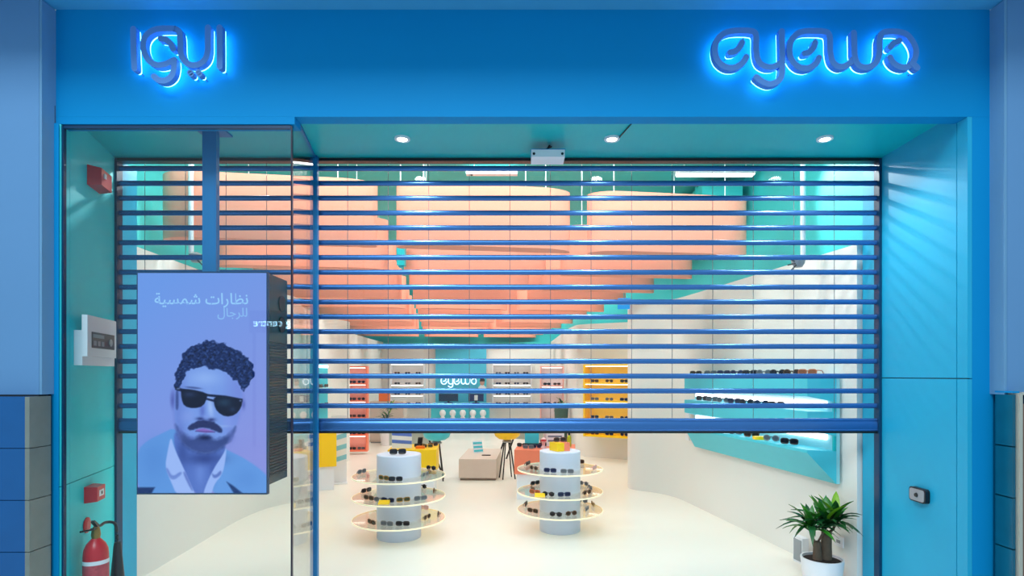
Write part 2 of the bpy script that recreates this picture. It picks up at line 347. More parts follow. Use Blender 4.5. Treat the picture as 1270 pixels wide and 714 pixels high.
# the picture on the screen: painted per vertex on a fine grid, in photo crop units
def paint_screen():
    NX, NY = 232, 400
    X0, X1, Y0, Y1 = 171., 330.5, 338.5, 611.
    gx = np.linspace(X0, X1, NX); gy = np.linspace(Y0, Y1, NY)
    U, V = np.meshgrid((gx-165)*3.483, (gy-410)*3.483)
    col = np.zeros((NY, NX, 3))
    t = (V+250)/950; s = (U-20)/555
    a = np.array([112, 158, 240.]); b = np.array([150, 152, 232.])
    k = np.clip(t*.75+s*.35-.1, 0, 1)[..., None]; col[:] = a*(1-k)+b*k
    rs = np.random.RandomState(3)
    def noise(sc_):
        acc = np.zeros_like(U)
        for i in range(9):
            an = rs.rand()*2*PI; fr = sc_*(.6+rs.rand()); ph = rs.rand()*7
            acc += np.sin((U*math.cos(an)+V*math.sin(an))*fr+ph+1.7*np.sin((U*math.sin(an)-V*math.cos(an))*fr*.7+ph*2))
        return acc/9
    def sdf(poly, rounds=2):
        p = [np.array(q, float) for q in poly]
        for _ in range(rounds):
            q = []
            for i in range(len(p)):
                c, d = p[i], p[(i+1) % len(p)]; q += [c*.75+d*.25, c*.25+d*.75]
            p = q
        dist = np.full(U.shape, 1e9); inside = np.zeros(U.shape, bool)
        for i in range(len(p)):
            x1, y1 = p[i]; x2, y2 = p[(i+1) % len(p)]; dx, dy = x2-x1, y2-y1; LQ = dx*dx+dy*dy+1e-9
            tt = np.clip(((U-x1)*dx+(V-y1)*dy)/LQ, 0, 1); dist = np.minimum(dist, np.hypot(U-x1-tt*dx, V-y1-tt*dy))
            cond = ((y1 > V) != (y2 > V)) & (U < dx*(V-y1)/(dy if abs(dy) > 1e-9 else 1e-9)+x1); inside ^= cond
        return np.where(inside, -dist, dist)
    def over(m, c, op=1.0):
        m = (m*op)[..., None]; col[:] = col*(1-m)+np.array(c, float)*m
    def poly(pts, c, soft=3, op=1, rounds=2, wob=0): over(np.clip(.5-(sdf(pts, rounds)+wob)/(2*soft), 0, 1), c, op)
    def blob(x, y, rx, ry, c, op=1, pw=2, ang=0):
        ca, sa = math.cos(ang), math.sin(ang); du = (U-x)*ca+(V-y)*sa; dv = -(U-x)*sa+(V-y)*ca
        over(np.exp(-((du/rx)**2+(dv/ry)**2)**(pw/2)), c, op)
    # jacket
    poly([(15, 520), (60, 475), (120, 445), (190, 412), (230, 520), (300, 720), (15, 720)], (98, 156, 232), 4)
    poly([(385, 505), (420, 520), (490, 555), (560, 605), (590, 640), (590, 720), (300, 720)], (104, 160, 236), 4)
    blob(90, 560, 60, 90, (84, 138, 218), .5); blob(490, 640, 60, 50, (88, 142, 222), .5)
    poly([(15, 676), (95, 676), (78, 706), (15, 706)], (24, 52, 110), 4, rounds=0)
    poly([(405, 652), (432, 668), (482, 708), (440, 708)], (30, 60, 120), 4, rounds=0)
    # neck and shirt
    poly([(176, 420), (230, 500), (320, 530), (400, 480), (398, 540), (350, 620), (310, 710), (270, 710), (225, 620), (180, 520)], (88, 120, 205), 5)
    blob(290, 610, 22, 60, (108, 142, 225), .8); blob(214, 520, 24, 60, (58, 82, 160), .8); blob(310, 552, 80, 26, (46, 66, 140), .85); blob(345, 600, 14, 50, (66, 92, 176), .7)
    poly([(164, 452), (178, 505), (222, 600), (262, 688), (268, 712), (190, 712), (166, 655), (138, 590), (150, 520)], (160, 190, 255), 3)
    poly([(405, 498), (400, 560), (386, 622), (352, 660), (338, 712), (300, 712), (322, 650), (352, 590), (392, 530)], (158, 188, 255), 3)
    poly([(140, 596), (168, 652), (214, 618), (206, 606), (170, 632), (150, 590)], (92, 122, 205), 4, .7)
    poly([(214, 612), (252, 690), (262, 690), (226, 606)], (80, 104, 190), 4, .7); poly([(338, 612), (350, 642), (384, 620), (380, 600), (356, 626)], (70, 96, 180), 4, .7)
    # ear
    blob(173, 296, 14, 44, (112, 132, 215), 1, 5); blob(172, 300, 7, 26, (78, 92, 175), .8); blob(478, 318, 8, 20, (90, 104, 190), .9)
    # face
    face = [(184, 260), (198, 205), (238, 160), (300, 142), (385, 160), (440, 200), (474, 245), (470, 325), (446, 415), (424, 465), (372, 515), (312, 533), (250, 514), (204, 470), (184, 415), (179, 330)]
    poly(face, (122, 158, 238), 4)
    fm = np.clip(.5-sdf(face)/30, 0, 1)
    over(fm*np.clip((U-380)/90, 0, 1), (118, 132, 222), .7); over(fm*np.clip((250-U)/75, 0, 1), (96, 118, 208), .7)
    blob(310, 205, 70, 35, (150, 186, 252), .8); blob(335, 330, 13, 50, (165, 196, 255), .9, 2, -.08); blob(240, 370, 32, 26, (138, 162, 240), .6); blob(410, 395, 30, 25, (140, 160, 244), .5)
    blob(300, 345, 12, 34, (86, 104, 195), .7)
    blob(292, 380, 18, 7, (36, 46, 110), .9); blob(338, 384, 18, 8, (40, 50, 115), .9); blob(318, 372, 16, 9, (132, 160, 240), .7)
    blob(382, 412, 46, 5, (175, 205, 255), .35)
    # beard, moustache, lips
    wob = noise(.25)*5
    poly([(181, 395), (196, 425), (222, 445), (262, 470), (284, 452), (310, 448), (338, 456), (345, 474), (388, 462), (425, 440), (447, 405), (432, 465), (376, 516), (314, 535), (250, 518), (200, 474)], (50, 68, 132), 9, .9, 2, wob)
    blob(205, 440, 16, 30, (96, 116, 200), .55); blob(425, 452, 14, 26, (104, 122, 205), .55); over(np.clip(.5-sdf(face)/10, 0, 1)*np.clip((V-470)/40, 0, 1)*np.clip(noise(.5)*1.5, 0, 1), (92, 112, 190), .5)
    blob(310, 500, 60, 18, (66, 86, 160), .5); blob(312, 462, 26, 10, (24, 34, 84), .9); blob(250, 462, 18, 10, (92, 110, 195), .5)
    poly([(232, 420), (262, 396), (300, 384), (318, 388), (350, 392), (388, 424), (384, 444), (350, 430), (318, 418), (286, 418), (248, 432)], (34, 44, 98), 4, .95, 2, wob*.6)
    poly([(262, 430), (300, 420), (318, 424), (360, 436), (312, 442)], (140, 104, 196), 3, .9); poly([(270, 432), (355, 436), (355, 439), (270, 435)], (70, 50, 120), 3, .9, 0)
    # hair
    wob = noise(.10)*13+noise(.21)*7
    hair = [(181, 260), (183, 195), (202, 140), (222, 88), (268, 66), (320, 42), (372, 52), (432, 66), (474, 98), (504, 130), (526, 172), (516, 216), (492, 250), (476, 262), (460, 226), (428, 206), (398, 172), (350, 164), (296, 152), (244, 168), (218, 205), (202, 258)]
    poly(hair, (22, 42, 98), 3, 1, 1, wob)
    hm = np.clip(.5-(sdf(hair, 1)+wob+8)/8, 0, 1); nz = noise(.17)+noise(.31)
    over(hm*np.clip(nz*2.4-.3, 0, 1), (70, 104, 178), .5); over(hm*np.clip(-nz*1.8-.2, 0, 1), (6, 14, 46), .7)
    poly([(186, 250), (196, 250), (198, 330), (190, 345), (184, 330)], (40, 56, 118), 4, .7)
    blob(262, 246, 36, 5, (30, 40, 95), .5, 4, .1)
    # sunglasses
    poly([(182, 240), (214, 250), (330, 274), (400, 280), (474, 294), (474, 306), (400, 291), (330, 284), (214, 264), (182, 254)], (18, 26, 62), 2.5, 1, 0)
    poly([(207, 252), (250, 252), (318, 268), (322, 286), (304, 326), (262, 336), (222, 326), (210, 296)], (14, 22, 52), 2.5, 1, 1)
    poly([(350, 284), (400, 283), (474, 298), (468, 332), (442, 364), (400, 372), (364, 350), (350, 318)], (14, 22, 52), 2.5, 1, 1)
    poly([(312, 288), (352, 298), (352, 308), (314, 297)], (22, 30, 70), 2.5, 1, 0)
    blob(245, 275, 26, 12, (40, 58, 100), .8); blob(395, 310, 32, 18, (36, 66, 96), .8); blob(430, 340, 14, 10, (44, 70, 110), .6)
    blob(196, 250, 8, 3, (150, 180, 240), .7); blob(464, 302, 5, 3, (150, 180, 240), .7)
    me = bpy.data.meshes.new('screen_image')
    wx = (gx-VX)*TD/F-(tx0+tx1)/2; wz = EYE+(VY-gy)*TD/F-tz0
    vs = np.stack([np.tile(wx, NY), np.full(NX*NY, -.0015), np.repeat(wz, NX)], 1)
    idx = np.arange(NX*NY).reshape(NY, NX)
    fs = np.stack([idx[1:, :-1], idx[1:, 1:], idx[:-1, 1:], idx[:-1, :-1]], -1).reshape(-1, 4)
    me.from_pydata(vs.tolist(), [], fs.tolist())
    at = me.color_attributes.new('print', 'FLOAT_COLOR', 'POINT')
    c = np.clip(col, 0, 255)/255; c = np.where(c <= .04045, c/12.92, ((c+.055)/1.055)**2.4)
    at.data.foreach_set('color', np.concatenate([c, np.ones((NY, NX, 1))], 2).astype(np.float32).ravel())
    m = bpy.data.materials.new('screen_print'); m.use_nodes = True; n = m.node_tree.nodes; n.clear()
    ca = n.new('ShaderNodeVertexColor'); ca.layer_name = 'print'; em = n.new('ShaderNodeEmission'); em.inputs[1].default_value = .95
    o = n.new('ShaderNodeOutputMaterial'); m.node_tree.links.new(ca.outputs[0], em.inputs[0]); m.node_tree.links.new(em.outputs[0], o.inputs[0])
    me.materials.append(m)
    return link('screen_image', me, tv)
si = paint_screen(); si['label'] = 'lit picture of a bearded man in dark sunglasses, pale shirt and jacket'

def text_mesh(body, x0, x1, zbase, y, m, parent, name, bold=.0, ext=.0005):
    cu = bpy.data.curves.new(name, 'FONT'); cu.body = body; cu.size = 1; cu.offset = bold
    o = bpy.data.objects.new(name, cu); C.objects.link(o); bpy.context.view_layer.update()
    me = bpy.data.meshes.new_from_object(o.evaluated_get(bpy.context.evaluated_depsgraph_get()))
    bpy.data.objects.remove(o)
    v = np.array([q.co[:] for q in me.vertices]); s = (x1-x0)/(v[:, 0].max()-v[:, 0].min())
    for q in me.vertices:
        x, z = q.co.x, q.co.y; q.co = ((x-v[:, 0].min())*s+x0, y, z*s+zbase)
    me.materials.clear(); me.materials.append(m); me.name = name
    return link(name, me, parent)
M_TXT = emis('screen_text', (150, 205, 255), 1.0)
cx_ = (tx0+tx1)/2
text_mesh('\uFE94\uFEF4\uFEB4\uFEE4\uFEB7 \uFE95\uFE8D\uFEAD\uFE8E\uFEC8\uFEE7', TX(192)-cx_, TX(308)-cx_, TZ(377)-tz0, -.003, M_TXT, tv, 'headline_text', .012)
text_mesh('\uFEDD\uFE8E\uFE9F\uFEAE\uFEE0\uFEDF', TX(270)-cx_, TX(307)-cx_, TZ(392.5)-tz0, -.003, emis('screen_text_dim', (140, 190, 248), 1.0), tv, 'subline_text', .008)

# ---------------------------------------------------------------- fascia signs
def stroke(mb, pts, w, y0, y1, n=6):
    p = np.array(smooth_line(pts, n) if len(pts) > 2 else pts, float)
    tg = np.gradient(p, axis=0); tg /= np.linalg.norm(tg, axis=1)[:, None]+1e-9; nr = np.stack([-tg[:, 1], tg[:, 0]], 1)*w/2
    L = []; R = []
    for i, q in enumerate(p): L.append(q+nr[i]); R.append(q-nr[i])
    def cap(c, n0, s): return [c+np.array([n0[0]*math.cos(a)-s*n0[1]*math.sin(a), n0[1]*math.cos(a)+s*n0[0]*math.sin(a)]) for a in (PI/4, PI/2, 3*PI/4)]
    # quad strip body plus small end caps
    rings = [[(l[0], y0, l[1]), (r[0], y0, r[1]), (r[0], y1, r[1]), (l[0], y1, l[1])] for l, r in zip(L, R)]
    mb.loft(rings)
    for c, nv in ((p[0], nr[0]), (p[-1], nr[-1])):
        ring = [(c[0]+(w/2)*math.cos(2*PI*i/14), c[1]+(w/2)*math.sin(2*PI*i/14)) for i in range(14)]
        mb.prism_y([tuple(q) for q in ring], y0+.0006, y1-.0006)
def sign(name, label, letters, ox, oy, sc_, w):
    fs = F/D1
    conv = lambda pts: [((ox+x/sc_-VX)/fs, EYE+(VY-(oy+y/sc_))/fs) for x, y in pts]
    root = thing(name, label, 'sign', (0, D1, 0))
    for lname, strokes in letters:
        b = MB(); h = MB()
        for si_, st in enumerate(strokes):
            p = conv(st); g = .0012*si_; stroke(b, p, w, -.078-g, -.042-g); stroke(h, p, w*.8, -.0405, -.030-g)
        lo = b.build(lname, M_LETTER, root); h.build('halo_light', M_HALO, lo)
    pegs = MB()
    for lname, strokes in letters:
        for st in strokes:
            for q in (conv(st)[0], conv(st)[-1]): pegs.loft([[(q[0]+.004*math.cos(2*PI*i/6), yy, q[1]+.004*math.sin(2*PI*i/6)) for i in range(6)] for yy in (-.03, -.0005)])
    pegs.build('standoff_peg', M_LETTER, root)
sign('latin_sign', 'halo-lit lettering reading eyewa on the blue fascia', [
    ('letter_e', [[(172, 194), (197, 189), (223, 166), (236, 140)], [(258, 218), (242, 245), (200, 273), (150, 272), (108, 240), (92, 190), (100, 135), (135, 97), (190, 80), (270, 79)]]),
    ('letter_y', [[(270, 79), (300, 86), (310, 112), (311, 190), (325, 243), (360, 268), (402, 270), (440, 250)], [(446, 82), (448, 180), (447, 300), (430, 342), (387, 362), (345, 350), (312, 325)]]),
    ('letter_e', [[(567, 199), (592, 192), (613, 170), (624, 142)], [(644, 222), (625, 255), (580, 278), (530, 268), (492, 220), (490, 150), (520, 102), (570, 82), (660, 82)]]),
    ('letter_w', [[(660, 82), (690, 90), (701, 120), (703, 190), (718, 245), (757, 270), (800, 256), (830, 225)], [(828, 90), (830, 160), (833, 215), (852, 260), (895, 274), (940, 254), (962, 205), (965, 130), (977, 95), (1000, 84)]]),
    ('letter_a', [[(1000, 84), (1060, 84), (1110, 100), (1148, 150), (1158, 200), (1138, 252), (1100, 273), (1060, 264), (1034, 243), (1022, 220)], [(1022, 166), (1040, 145), (1070, 131)], [(1138, 252), (1164, 276)]]),
    ], 860, 30, 4.379, .0335)
sign('arabic_sign', 'halo-lit Arabic lettering on the blue fascia above the glass pane', [
    ('letter_alef', [[(907, 105), (909, 280), (909, 462)]]),
    ('letter_yeh', [[(802, 105), (802, 220), (800, 320), (778, 392), (720, 440), (650, 447), (590, 410), (556, 340), (550, 220), (540, 145), (500, 117)], [(640, 516), (650, 530)], [(716, 514), (728, 530)]]),
    ('letter_waw', [[(500, 117), (400, 115), (320, 126), (252, 166), (216, 232), (220, 320), (262, 402), (332, 446), (410, 440), (478, 408)], [(372, 207), (420, 217), (466, 258), (486, 300)], [(496, 402), (496, 470), (475, 545), (420, 588), (360, 586), (312, 552)]]),
    ('letter_alef', [[(122, 118), (126, 300), (134, 478)]]),
    ], 160, 30, 7.513, .0335)

# ---------------------------------------------------------------- soffit fittings
for lx, nm in ((499, 'glass enclosure'), (759, 'people counter'), (1023, 'right reveal')):
    p = P(lx, 172.5, 3.74); p.z = ZS
    lab = {'glass enclosure': 'round soffit downlight beside the glass enclosure', 'people counter': 'round soffit downlight beside the people counter', 'right reveal': 'round soffit downlight beside the cyan reveal wall'}[nm]
    t = thing('downlight', lab, 'light', p, 0, 'soffit downlights')
    MB().lathe([(.034, -.012), (.05, -.012), (.052, 0), (.034, 0)], n=24, cap=False).build('trim_ring', M_WPL, t, True)
    MB().lathe([(.033, -.008), (.033, -.001)], n=24).build('lamp_disc', M_LAMP, t)
    spot_light('downlight_beam', (p.x, p.y, ZS-.025), (p.x, p.y+.02, 0), 55, (1, .98, .97), 150, .8, .045)
p = P(679, 186, 3.86)
t = thing('people_counter', 'white people counter hung below the teal soffit on a dark bracket', 'sensor', (p.x, p.y, ZS))
MB().box(-.112, .112, -.08, .06, -.108, -.06).build('body', M_WPL, t)
for sx in (-.095, .095): MB().loft([[(sx+.009*math.cos(2*PI*i/10), yy, -.088+.009*math.sin(2*PI*i/10)) for i in range(10)] for yy in (-.083, -.0795)]).build('lens', M_BLACK, t)
MB().box(-.115, .115, -.078, .055, -.0595, -.054).build('top_cover', M_FASCIA, t)
MB().tube([(-.03, 0, -.054), (.0, -.02, -.03), (.015, 0, 0)], .007).tube([(.01, .01, -.054), (-.01, .0, -.025), (.03, -.01, -.012)], .005).build('bracket', M_BLACK, t)
p = P(775, 168, 3.6)
tag(MB().tube([P(768, 178, 3.72).to_tuple()[:2]+(ZS-.006,), P(783, 158, 3.52).to_tuple()[:2]+(ZS-.004,)], .004).build('soffit_cable', M_BLACK), 'short dark cable run along the teal soffit', 'cable')

# ---------------------------------------------------------------- reveal fittings
def lj_thing(name, label, cat, x, y): return thing(name, label, cat, LJ(x, y), LROT)
t = lj_thing('alarm_sounder', 'red alarm sounder box high on the teal reveal', 'alarm', 116, 222.5)
MB().frustum(-.1, .1, -.065, .065, 0, -.085, .085, -.055, .055, -.075).build('body', M_RED, t)
MB().box(-.05, -.02, -.082, -.0755, .0, .03).build('beacon', M_WPL, t)
t = lj_thing('control_panel', 'white fire control panel with dark display on the teal reveal', 'panel', 113, 424)
MB().box(-.25, .26, -.045, -.001, -.155, .06).build('back_box', M_WPL, t)
MB().box(-.26, .2, -.075, -.0455, -.10, .155).build('cover', M_WPL, t)
MB().box(-.2, .16, -.078, -.0755, -.045, .055).build('display', M_BLACK, t)
for k in range(3): MB().box(-.18+.06*k, -.14+.06*k, -.081, -.0785, -.03, .0).build('key', M_GREY, t)
MB().loft([[(.09+.025*math.cos(2*PI*i/12), yy, .0+.025*math.sin(2*PI*i/12)) for i in range(12)] for yy in (-.083, -.0785)]).build('dial', M_GREY, t)
MB().box(-.19, -.02, -.0805, -.0785, .02, .042).build('window', mat('lcd', (120, 140, 150), .3), t)
t = lj_thing('break_glass_point', 'small red break-glass call point above the fire extinguisher', 'alarm', 110, 611.5)
MB().frustum(-.07, .07, -.052, .052, 0, -.062, .062, -.046, .046, -.07).build('body', M_RED, t)
MB().box(-.035, .035, -.073, -.0705, -.018, .022).build('glass_plate', M_WPL, t)
MB().box(-.010, .010, -.0745, -.0735, -.008, .012).build('symbol', M_BLACK, t)
# extinguisher
q = LJ(119, 690, .10); q.z = 0
ex = thing('fire_extinguisher', 'red fire extinguisher with black horn standing by the teal reveal', 'extinguisher', q, LROT)
R_ = .068
MB().lathe([(R_*.9, 0), (R_, .01), (R_, .47), (R_*.95, .51), (R_*.75, .545), (.03, .57), (.022, .58)], n=28).build('cylinder', M_RED, ex, True)
MB().lathe([(R_+.001, .22), (R_+.001, .45)], n=28, cap=False).build('label_band', mat('label_print', (190, 70, 80), .5, var=.5, scale=60), ex, True)
MB().lathe([(R_+.0018, .425), (R_+.0018, .45)], n=28, cap=False).build('label_stripe', M_WPL, ex, True)
MB().lathe([(.022, .58), (.026, .6), (.022, .635), (.016, .65)], n=16).build('valve', M_BRASS, ex, True)
MB().prism_y([(-.05, .69), (-.04, .70), (.03, .655), (.02, .635)], -.01, .01).build('lever', M_BLACK, ex)
MB().prism_y([(-.055, .655), (-.055, .645), (.02, .63), (.02, .64)], -.009, .009).build('carry_handle', M_BLACK, ex)
MB().tube(smooth_line([(.02, 0, .645), (.07, 0, .64), (.13, -.01, .645), (.165, -.05, .62), (.17, -.06, .5)], 5), .009, 8).build('hose', M_BLACK, ex, True)
MB().lathe([(.018, .50), (.022, .48), (.045, .21), (.046, .2), (.02, .2)], .17, -.06, 18).build('horn', M_BLACK, ex, True)
MB().lathe([(.012, .2), (.012, .02)], .17, -.06, 10).build('horn_tip', M_BLACK, ex, True)
MB().tube([(-.02, 0, .64), (-.09, .05, .645)], .006).build('safety_pin', M_BLACK, ex)
q = LJ(107, 651)
t = thing('hanging_bracket', 'round red extinguisher bracket screwed to the teal reveal', 'bracket', q, LROT)
MB().loft([[(.05*k*math.cos(2*PI*i/20), yy, .05*k*math.sin(2*PI*i/20)) for i in range(20)] for yy, k in ((-.001, 1), (-.008, 1), (-.014, .6))]).build('plate', M_RED, t)
# door bell button
k = (1143-VX)/F; d = (JR+.003)/k
t = thing('entry_button', 'small dark-rimmed entry button box on the cyan reveal', 'button', (JR+.003, d, EYE+(VY-613.5)*d/F), -PI/2)
def rrect(hx, hz, r, n=4): return [(sx*(hx-r)+r*math.cos(a0+PI/2*i/n), sz*(hz-r)+r*math.sin(a0+PI/2*i/n)) for sx, sz, a0 in ((1, 1, 0), (-1, 1, PI/2), (-1, -1, PI), (1, -1, 1.5*PI)) for i in range(n+1)]
MB().prism_y(rrect(.075, .046, .02), -.03, 0).build('housing', M_DARK, t)
MB().prism_y(rrect(.066, .038, .016), -.034, -.0305).build('plate', M_GREY, t)
MB().loft([[(.015*k_*math.cos(2*PI*i/14), yy, .015*k_*math.sin(2*PI*i/14)) for i in range(14)] for yy, k_ in ((-.0345, 1), (-.042, .8))]).build('push_button', M_BLACK, t)

# ---------------------------------------------------------------- coral ceiling baffles
ORD = ['first', 'second', 'third', 'fourth', 'fifth', 'sixth', 'seventh', 'eighth', 'ninth', 'tenth', 'eleventh']
COLN = ['yellow table', 'beige bench', 'coral table']
YAW = math.radians(8.0); ex_ = Vector((math.cos(YAW), math.sin(YAW), 0)); ey_ = Vector((-math.sin(YAW), math.cos(YAW), 0))
def baffle_outline(wd):
    h = wd/2; r, b = .30, .16; pts = []
    for i in range(7):
        a = PI/2*i/6; pts.append((-h+r-r*math.cos(a), .16-b*math.sin(a)))
    for i in range(6, -1, -1):
        a = PI/2*i/6; pts.append((h-r+r*math.cos(a), .16-b*math.sin(a)))
    pts += [(h-.03, .19), (-h+.03, .19)]
    return pts
BW = 1.58; ZB0, ZB1 = 2.735, 3.28
o2 = baffle_outline(BW)
baf_me = MB().loft([[(x, y, z) for x, y in o2] for z in (0, ZB1-ZB0)]).mesh('panel', M_CORAL, True)
baf0_me = MB().loft([[(x, y, z) for x, y in baffle_outline(BW+.18)] for z in (0, ZB1-ZB0)]).mesh('panel', M_CORAL, True)
wire_me = MB().tube([(0, 0, 0), (0, 0, ZC-ZB1)], .005, 5).mesh('hanger_wire', M_WPL)
org = Vector((-.26, 4.98, 0))            # middle of the middle baffle of the first row
for r in range(11):
    for c in range(3):
        p = org+ey_*(1.17*r)+ex_*((c-1)*(BW+.165))
        if c == 0: p -= ex_*.09
        t = thing('ceiling_baffle', f'coral hanging ceiling baffle, {ORD[r]} row behind the shutter, {COLN[c]} side', 'baffle', (p.x, p.y, ZB0), YAW, 'coral ceiling baffles')
        link('panel', baf_me if c else baf0_me, t)
        for sx in (-.55, .55): link('hanger_wire', wire_me, t, (sx, .1, ZB1-ZB0))

# ---------------------------------------------------------------- ceiling services
q = P(887, 215.5, 6.4)
t = thing('strip_light', 'bright linear strip light under the teal ceiling', 'light', (q.x, q.y, 3.86))
MB().box(-.44, .44, -.05, .05, .012, .06).build('housing', M_WPL, t); MB().box(-.43, .43, -.045, .045, 0, .0115).build('diffuser', M_STRIP, t)
for sx in (-.35, .35): MB().tube([(sx, 0, .06), (sx, 0, .14)], .006).build('hanger', M_WPL, t)
q = P(610, 215.5, 6.4)
t = thing('ceiling_batten', 'slim white batten with a dark sensor under the teal ceiling', 'light', (q.x, q.y, 3.87))
MB().box(-.29, .29, -.04, .04, 0, .05).build('housing', M_WPL, t); MB().lathe([(.014, -.008), (.014, 0)], -.23, 0, 10).build('sensor', M_BLACK, t)
for sx in (-.2, .2): MB().tube([(sx, 0, .05), (sx, 0, .13)], .006).build('hanger', M_WPL, t)
t = thing('air_duct', 'teal air duct running below the ceiling over the cyan wall display', 'duct', (2.45, 8.6, 3.5))
MB().box(-.24, .24, -1.9, 1.9, 0, .38).build('duct_body', M_TEALW, t)
for yy in (-1.7, -.9, 0, .9, 1.7): MB().box(-.255, .255, yy-.015, yy+.015, -.015, .395).build('flange', M_TEALW, t)
for sx in (-.2, .2): MB().box(sx-.01, sx+.01, -1.01, -.99, .38, .499).build('strap', M_TEALW, t)
for nm, xp, yb, side in (('right', 996, 319, 1), ('left', 237, 313, -1)):
    d = 4.62; q = P(xp, yb, d)
    t = thing('ceiling_camera', 'security camera on white drop pole over the cyan wall display' if side > 0 else 'security camera on white drop pole above the advertising screen', 'camera', (q.x, q.y, ZC), 0, 'security cameras on drop poles')
    MB().lathe([(.05, 0), (.05, -.02), (.02, -.03), (.02, q.z-ZC)], n=14).build('pole', M_WPL, t, True)
    MB().lathe([(.02, q.z-ZC), (.055, q.z-ZC-.02), (.05, q.z-ZC-.05), (.03, q.z-ZC-.08)], -.04*side, 0, 16).build('dome', M_GREY, t, True)
    for a in (-.7, -.1, .5): MB().tube([(-.05*side, -.02, q.z-ZC-.05), (-.05*side-.09*math.cos(a)*side, -.03, q.z-ZC-.06+.09*math.sin(a))], .006).build('arm', M_BLACK, t)
q = P(774, 376, 8.0)
t = thing('hanging_sign', 'small bright blue sign box hung below the coral baffles', 'sign', (q.x, q.y, q.z-.08))
MB().box(-.085, .085, -.03, .03, 0, .15).build('box', emis('sign_blue', (50, 170, 255), .9), t); MB().tube([(0, 0, .15), (0, 0, ZC-q.z+.08)], .006).build('rod', M_TEALW, t)
MB().box(.086, .10, -.031, .031, .01, .14).build('side_cap', M_TEAL, t)
q = P(498, 318, 6.0)
t = thing('hanging_speaker', 'small teal box speaker hung in the gap between baffles', 'speaker', (q.x, q.y, q.z-.1))
MB().box(-.04, .04, -.05, .05, 0, .22).build('cabinet', M_TEAL, t); MB().tube([(0, 0, .22), (0, 0, ZC-q.z+.1)], .008).build('rod', M_WPL, t)
MB().lathe([(.028, 0), (.03, .02)], 0, 0, 12).build('grille', M_CYAN, t).rotation_euler = (PI/2, 0, 0)
t.children[-1].location = (0, -.05, .12)

# ---------------------------------------------------------------- eyewear
GC = {'black': mat('frame_black', (24, 20, 24), .3), 'tortoise': mat('frame_tortoise', (98, 62, 34), .3, var=.6, scale=70), 'navy': mat('frame_navy', (24, 44, 92), .3),
      'grey': mat('frame_grey', (120, 122, 128), .35), 'pink': mat('frame_pink', (214, 150, 140), .35), 'orange': mat('frame_orange', (200, 100, 60), .35), 'gold': mat('frame_gold', (170, 130, 60), .3, .6)}
LENS = {'black': M_LENS, 'tortoise': mat('lens_brown', (52, 34, 26), .1), 'navy': mat('lens_navy', (16, 28, 66), .1), 'grey': mat('lens_smoke', (96, 100, 108), .1),
        'pink': mat('lens_pink', (222, 190, 184), .1), 'orange': mat('lens_amber', (150, 84, 50), .1), 'gold': mat('lens_green', (60, 66, 44), .1)}
def rim_pts(cx, hx=.031, hz=.0225, ex=.75, n=14): return [(cx+hx*math.copysign(abs(math.cos(a))**ex, math.cos(a)), 0, .027+hz*math.copysign(abs(math.sin(a))**ex, math.sin(a))) for a in [2*PI*i/n+.01 for i in range(n)]]
SHAPES = {}
for nm_, kw in (('square', dict(ex=.55, hz=.021)), ('round', dict(ex=1.0, hx=.0275, hz=.0222))):
    fm_ = MB().tube(rim_pts(-.038, **kw), .0048, 5, True).tube(rim_pts(.038, **kw), .0048, 5, True).tube([(-.011, 0, .036), (0, -.003, .039), (.011, 0, .036)], .004, 5).mesh('frame', None, True)
    lm_ = MB().loft([[(x, y, z) for x, _, z in rim_pts(0, **kw)] for y in (-.001, .001)]).mesh('lens', None)
    SHAPES[nm_] = (fm_, lm_)
G_TOPEN = MB().tube([(0, 0, .040), (0, .045, .041), (0, .10, .036), (0, .125, .012)], .0038, 5).mesh('temple', None, True)
G_TFOLD = MB().tube([(0, .002, .038), (-.06, .012, .036), (-.118, .016, .026), (-.128, .014, .008)], .0038, 5).mesh('temple', None, True)
for me in [m_ for p_ in SHAPES.values() for m_ in p_]+[G_TOPEN, G_TFOLD]: me.materials.append(None)
USED = set()
def setm(o, m): o.material_slots[0].link = 'OBJECT'; o.material_slots[0].material = m
def eyewear(loc, rz, colour, label, group, folded=True, s=1.0, parts=True):
    # every pair on one spot gets its own mix of rim shape and colour
    rest_ = label.split(' ', 1)[1]; opts = [(sh_, c_) for c_ in [colour]+[c for c in ('black', 'tortoise', 'grey', 'navy', 'gold', 'pink', 'orange') if c != colour] for sh_ in ('square', 'round')]
    shape, colour = next(((sh_, c_) for sh_, c_ in opts if (sh_, c_, rest_) not in USED), opts[0]); USED.add((shape, colour, rest_))
    label = f'{shape} {colour} {rest_}'; FM, LM = SHAPES[shape]
    t = thing('sunglasses', label, 'sunglasses', loc, rz, group); t.scale = (s, s, s)
    setm(link('frame', FM, t), GC[colour])
    for sx in (-.038, .038): setm(link('lens', LM, t, (sx, 0, 0)), LENS[colour])
    for sx in (-1, 1):
        o = link('temple', G_TFOLD if folded else G_TOPEN, t, (sx*.068, 0 if not folded else .001+.008*(sx > 0), 0))
        if folded and sx < 0: o.scale = (-1, 1, 1)
        setm(o, GC[colour])
    return t

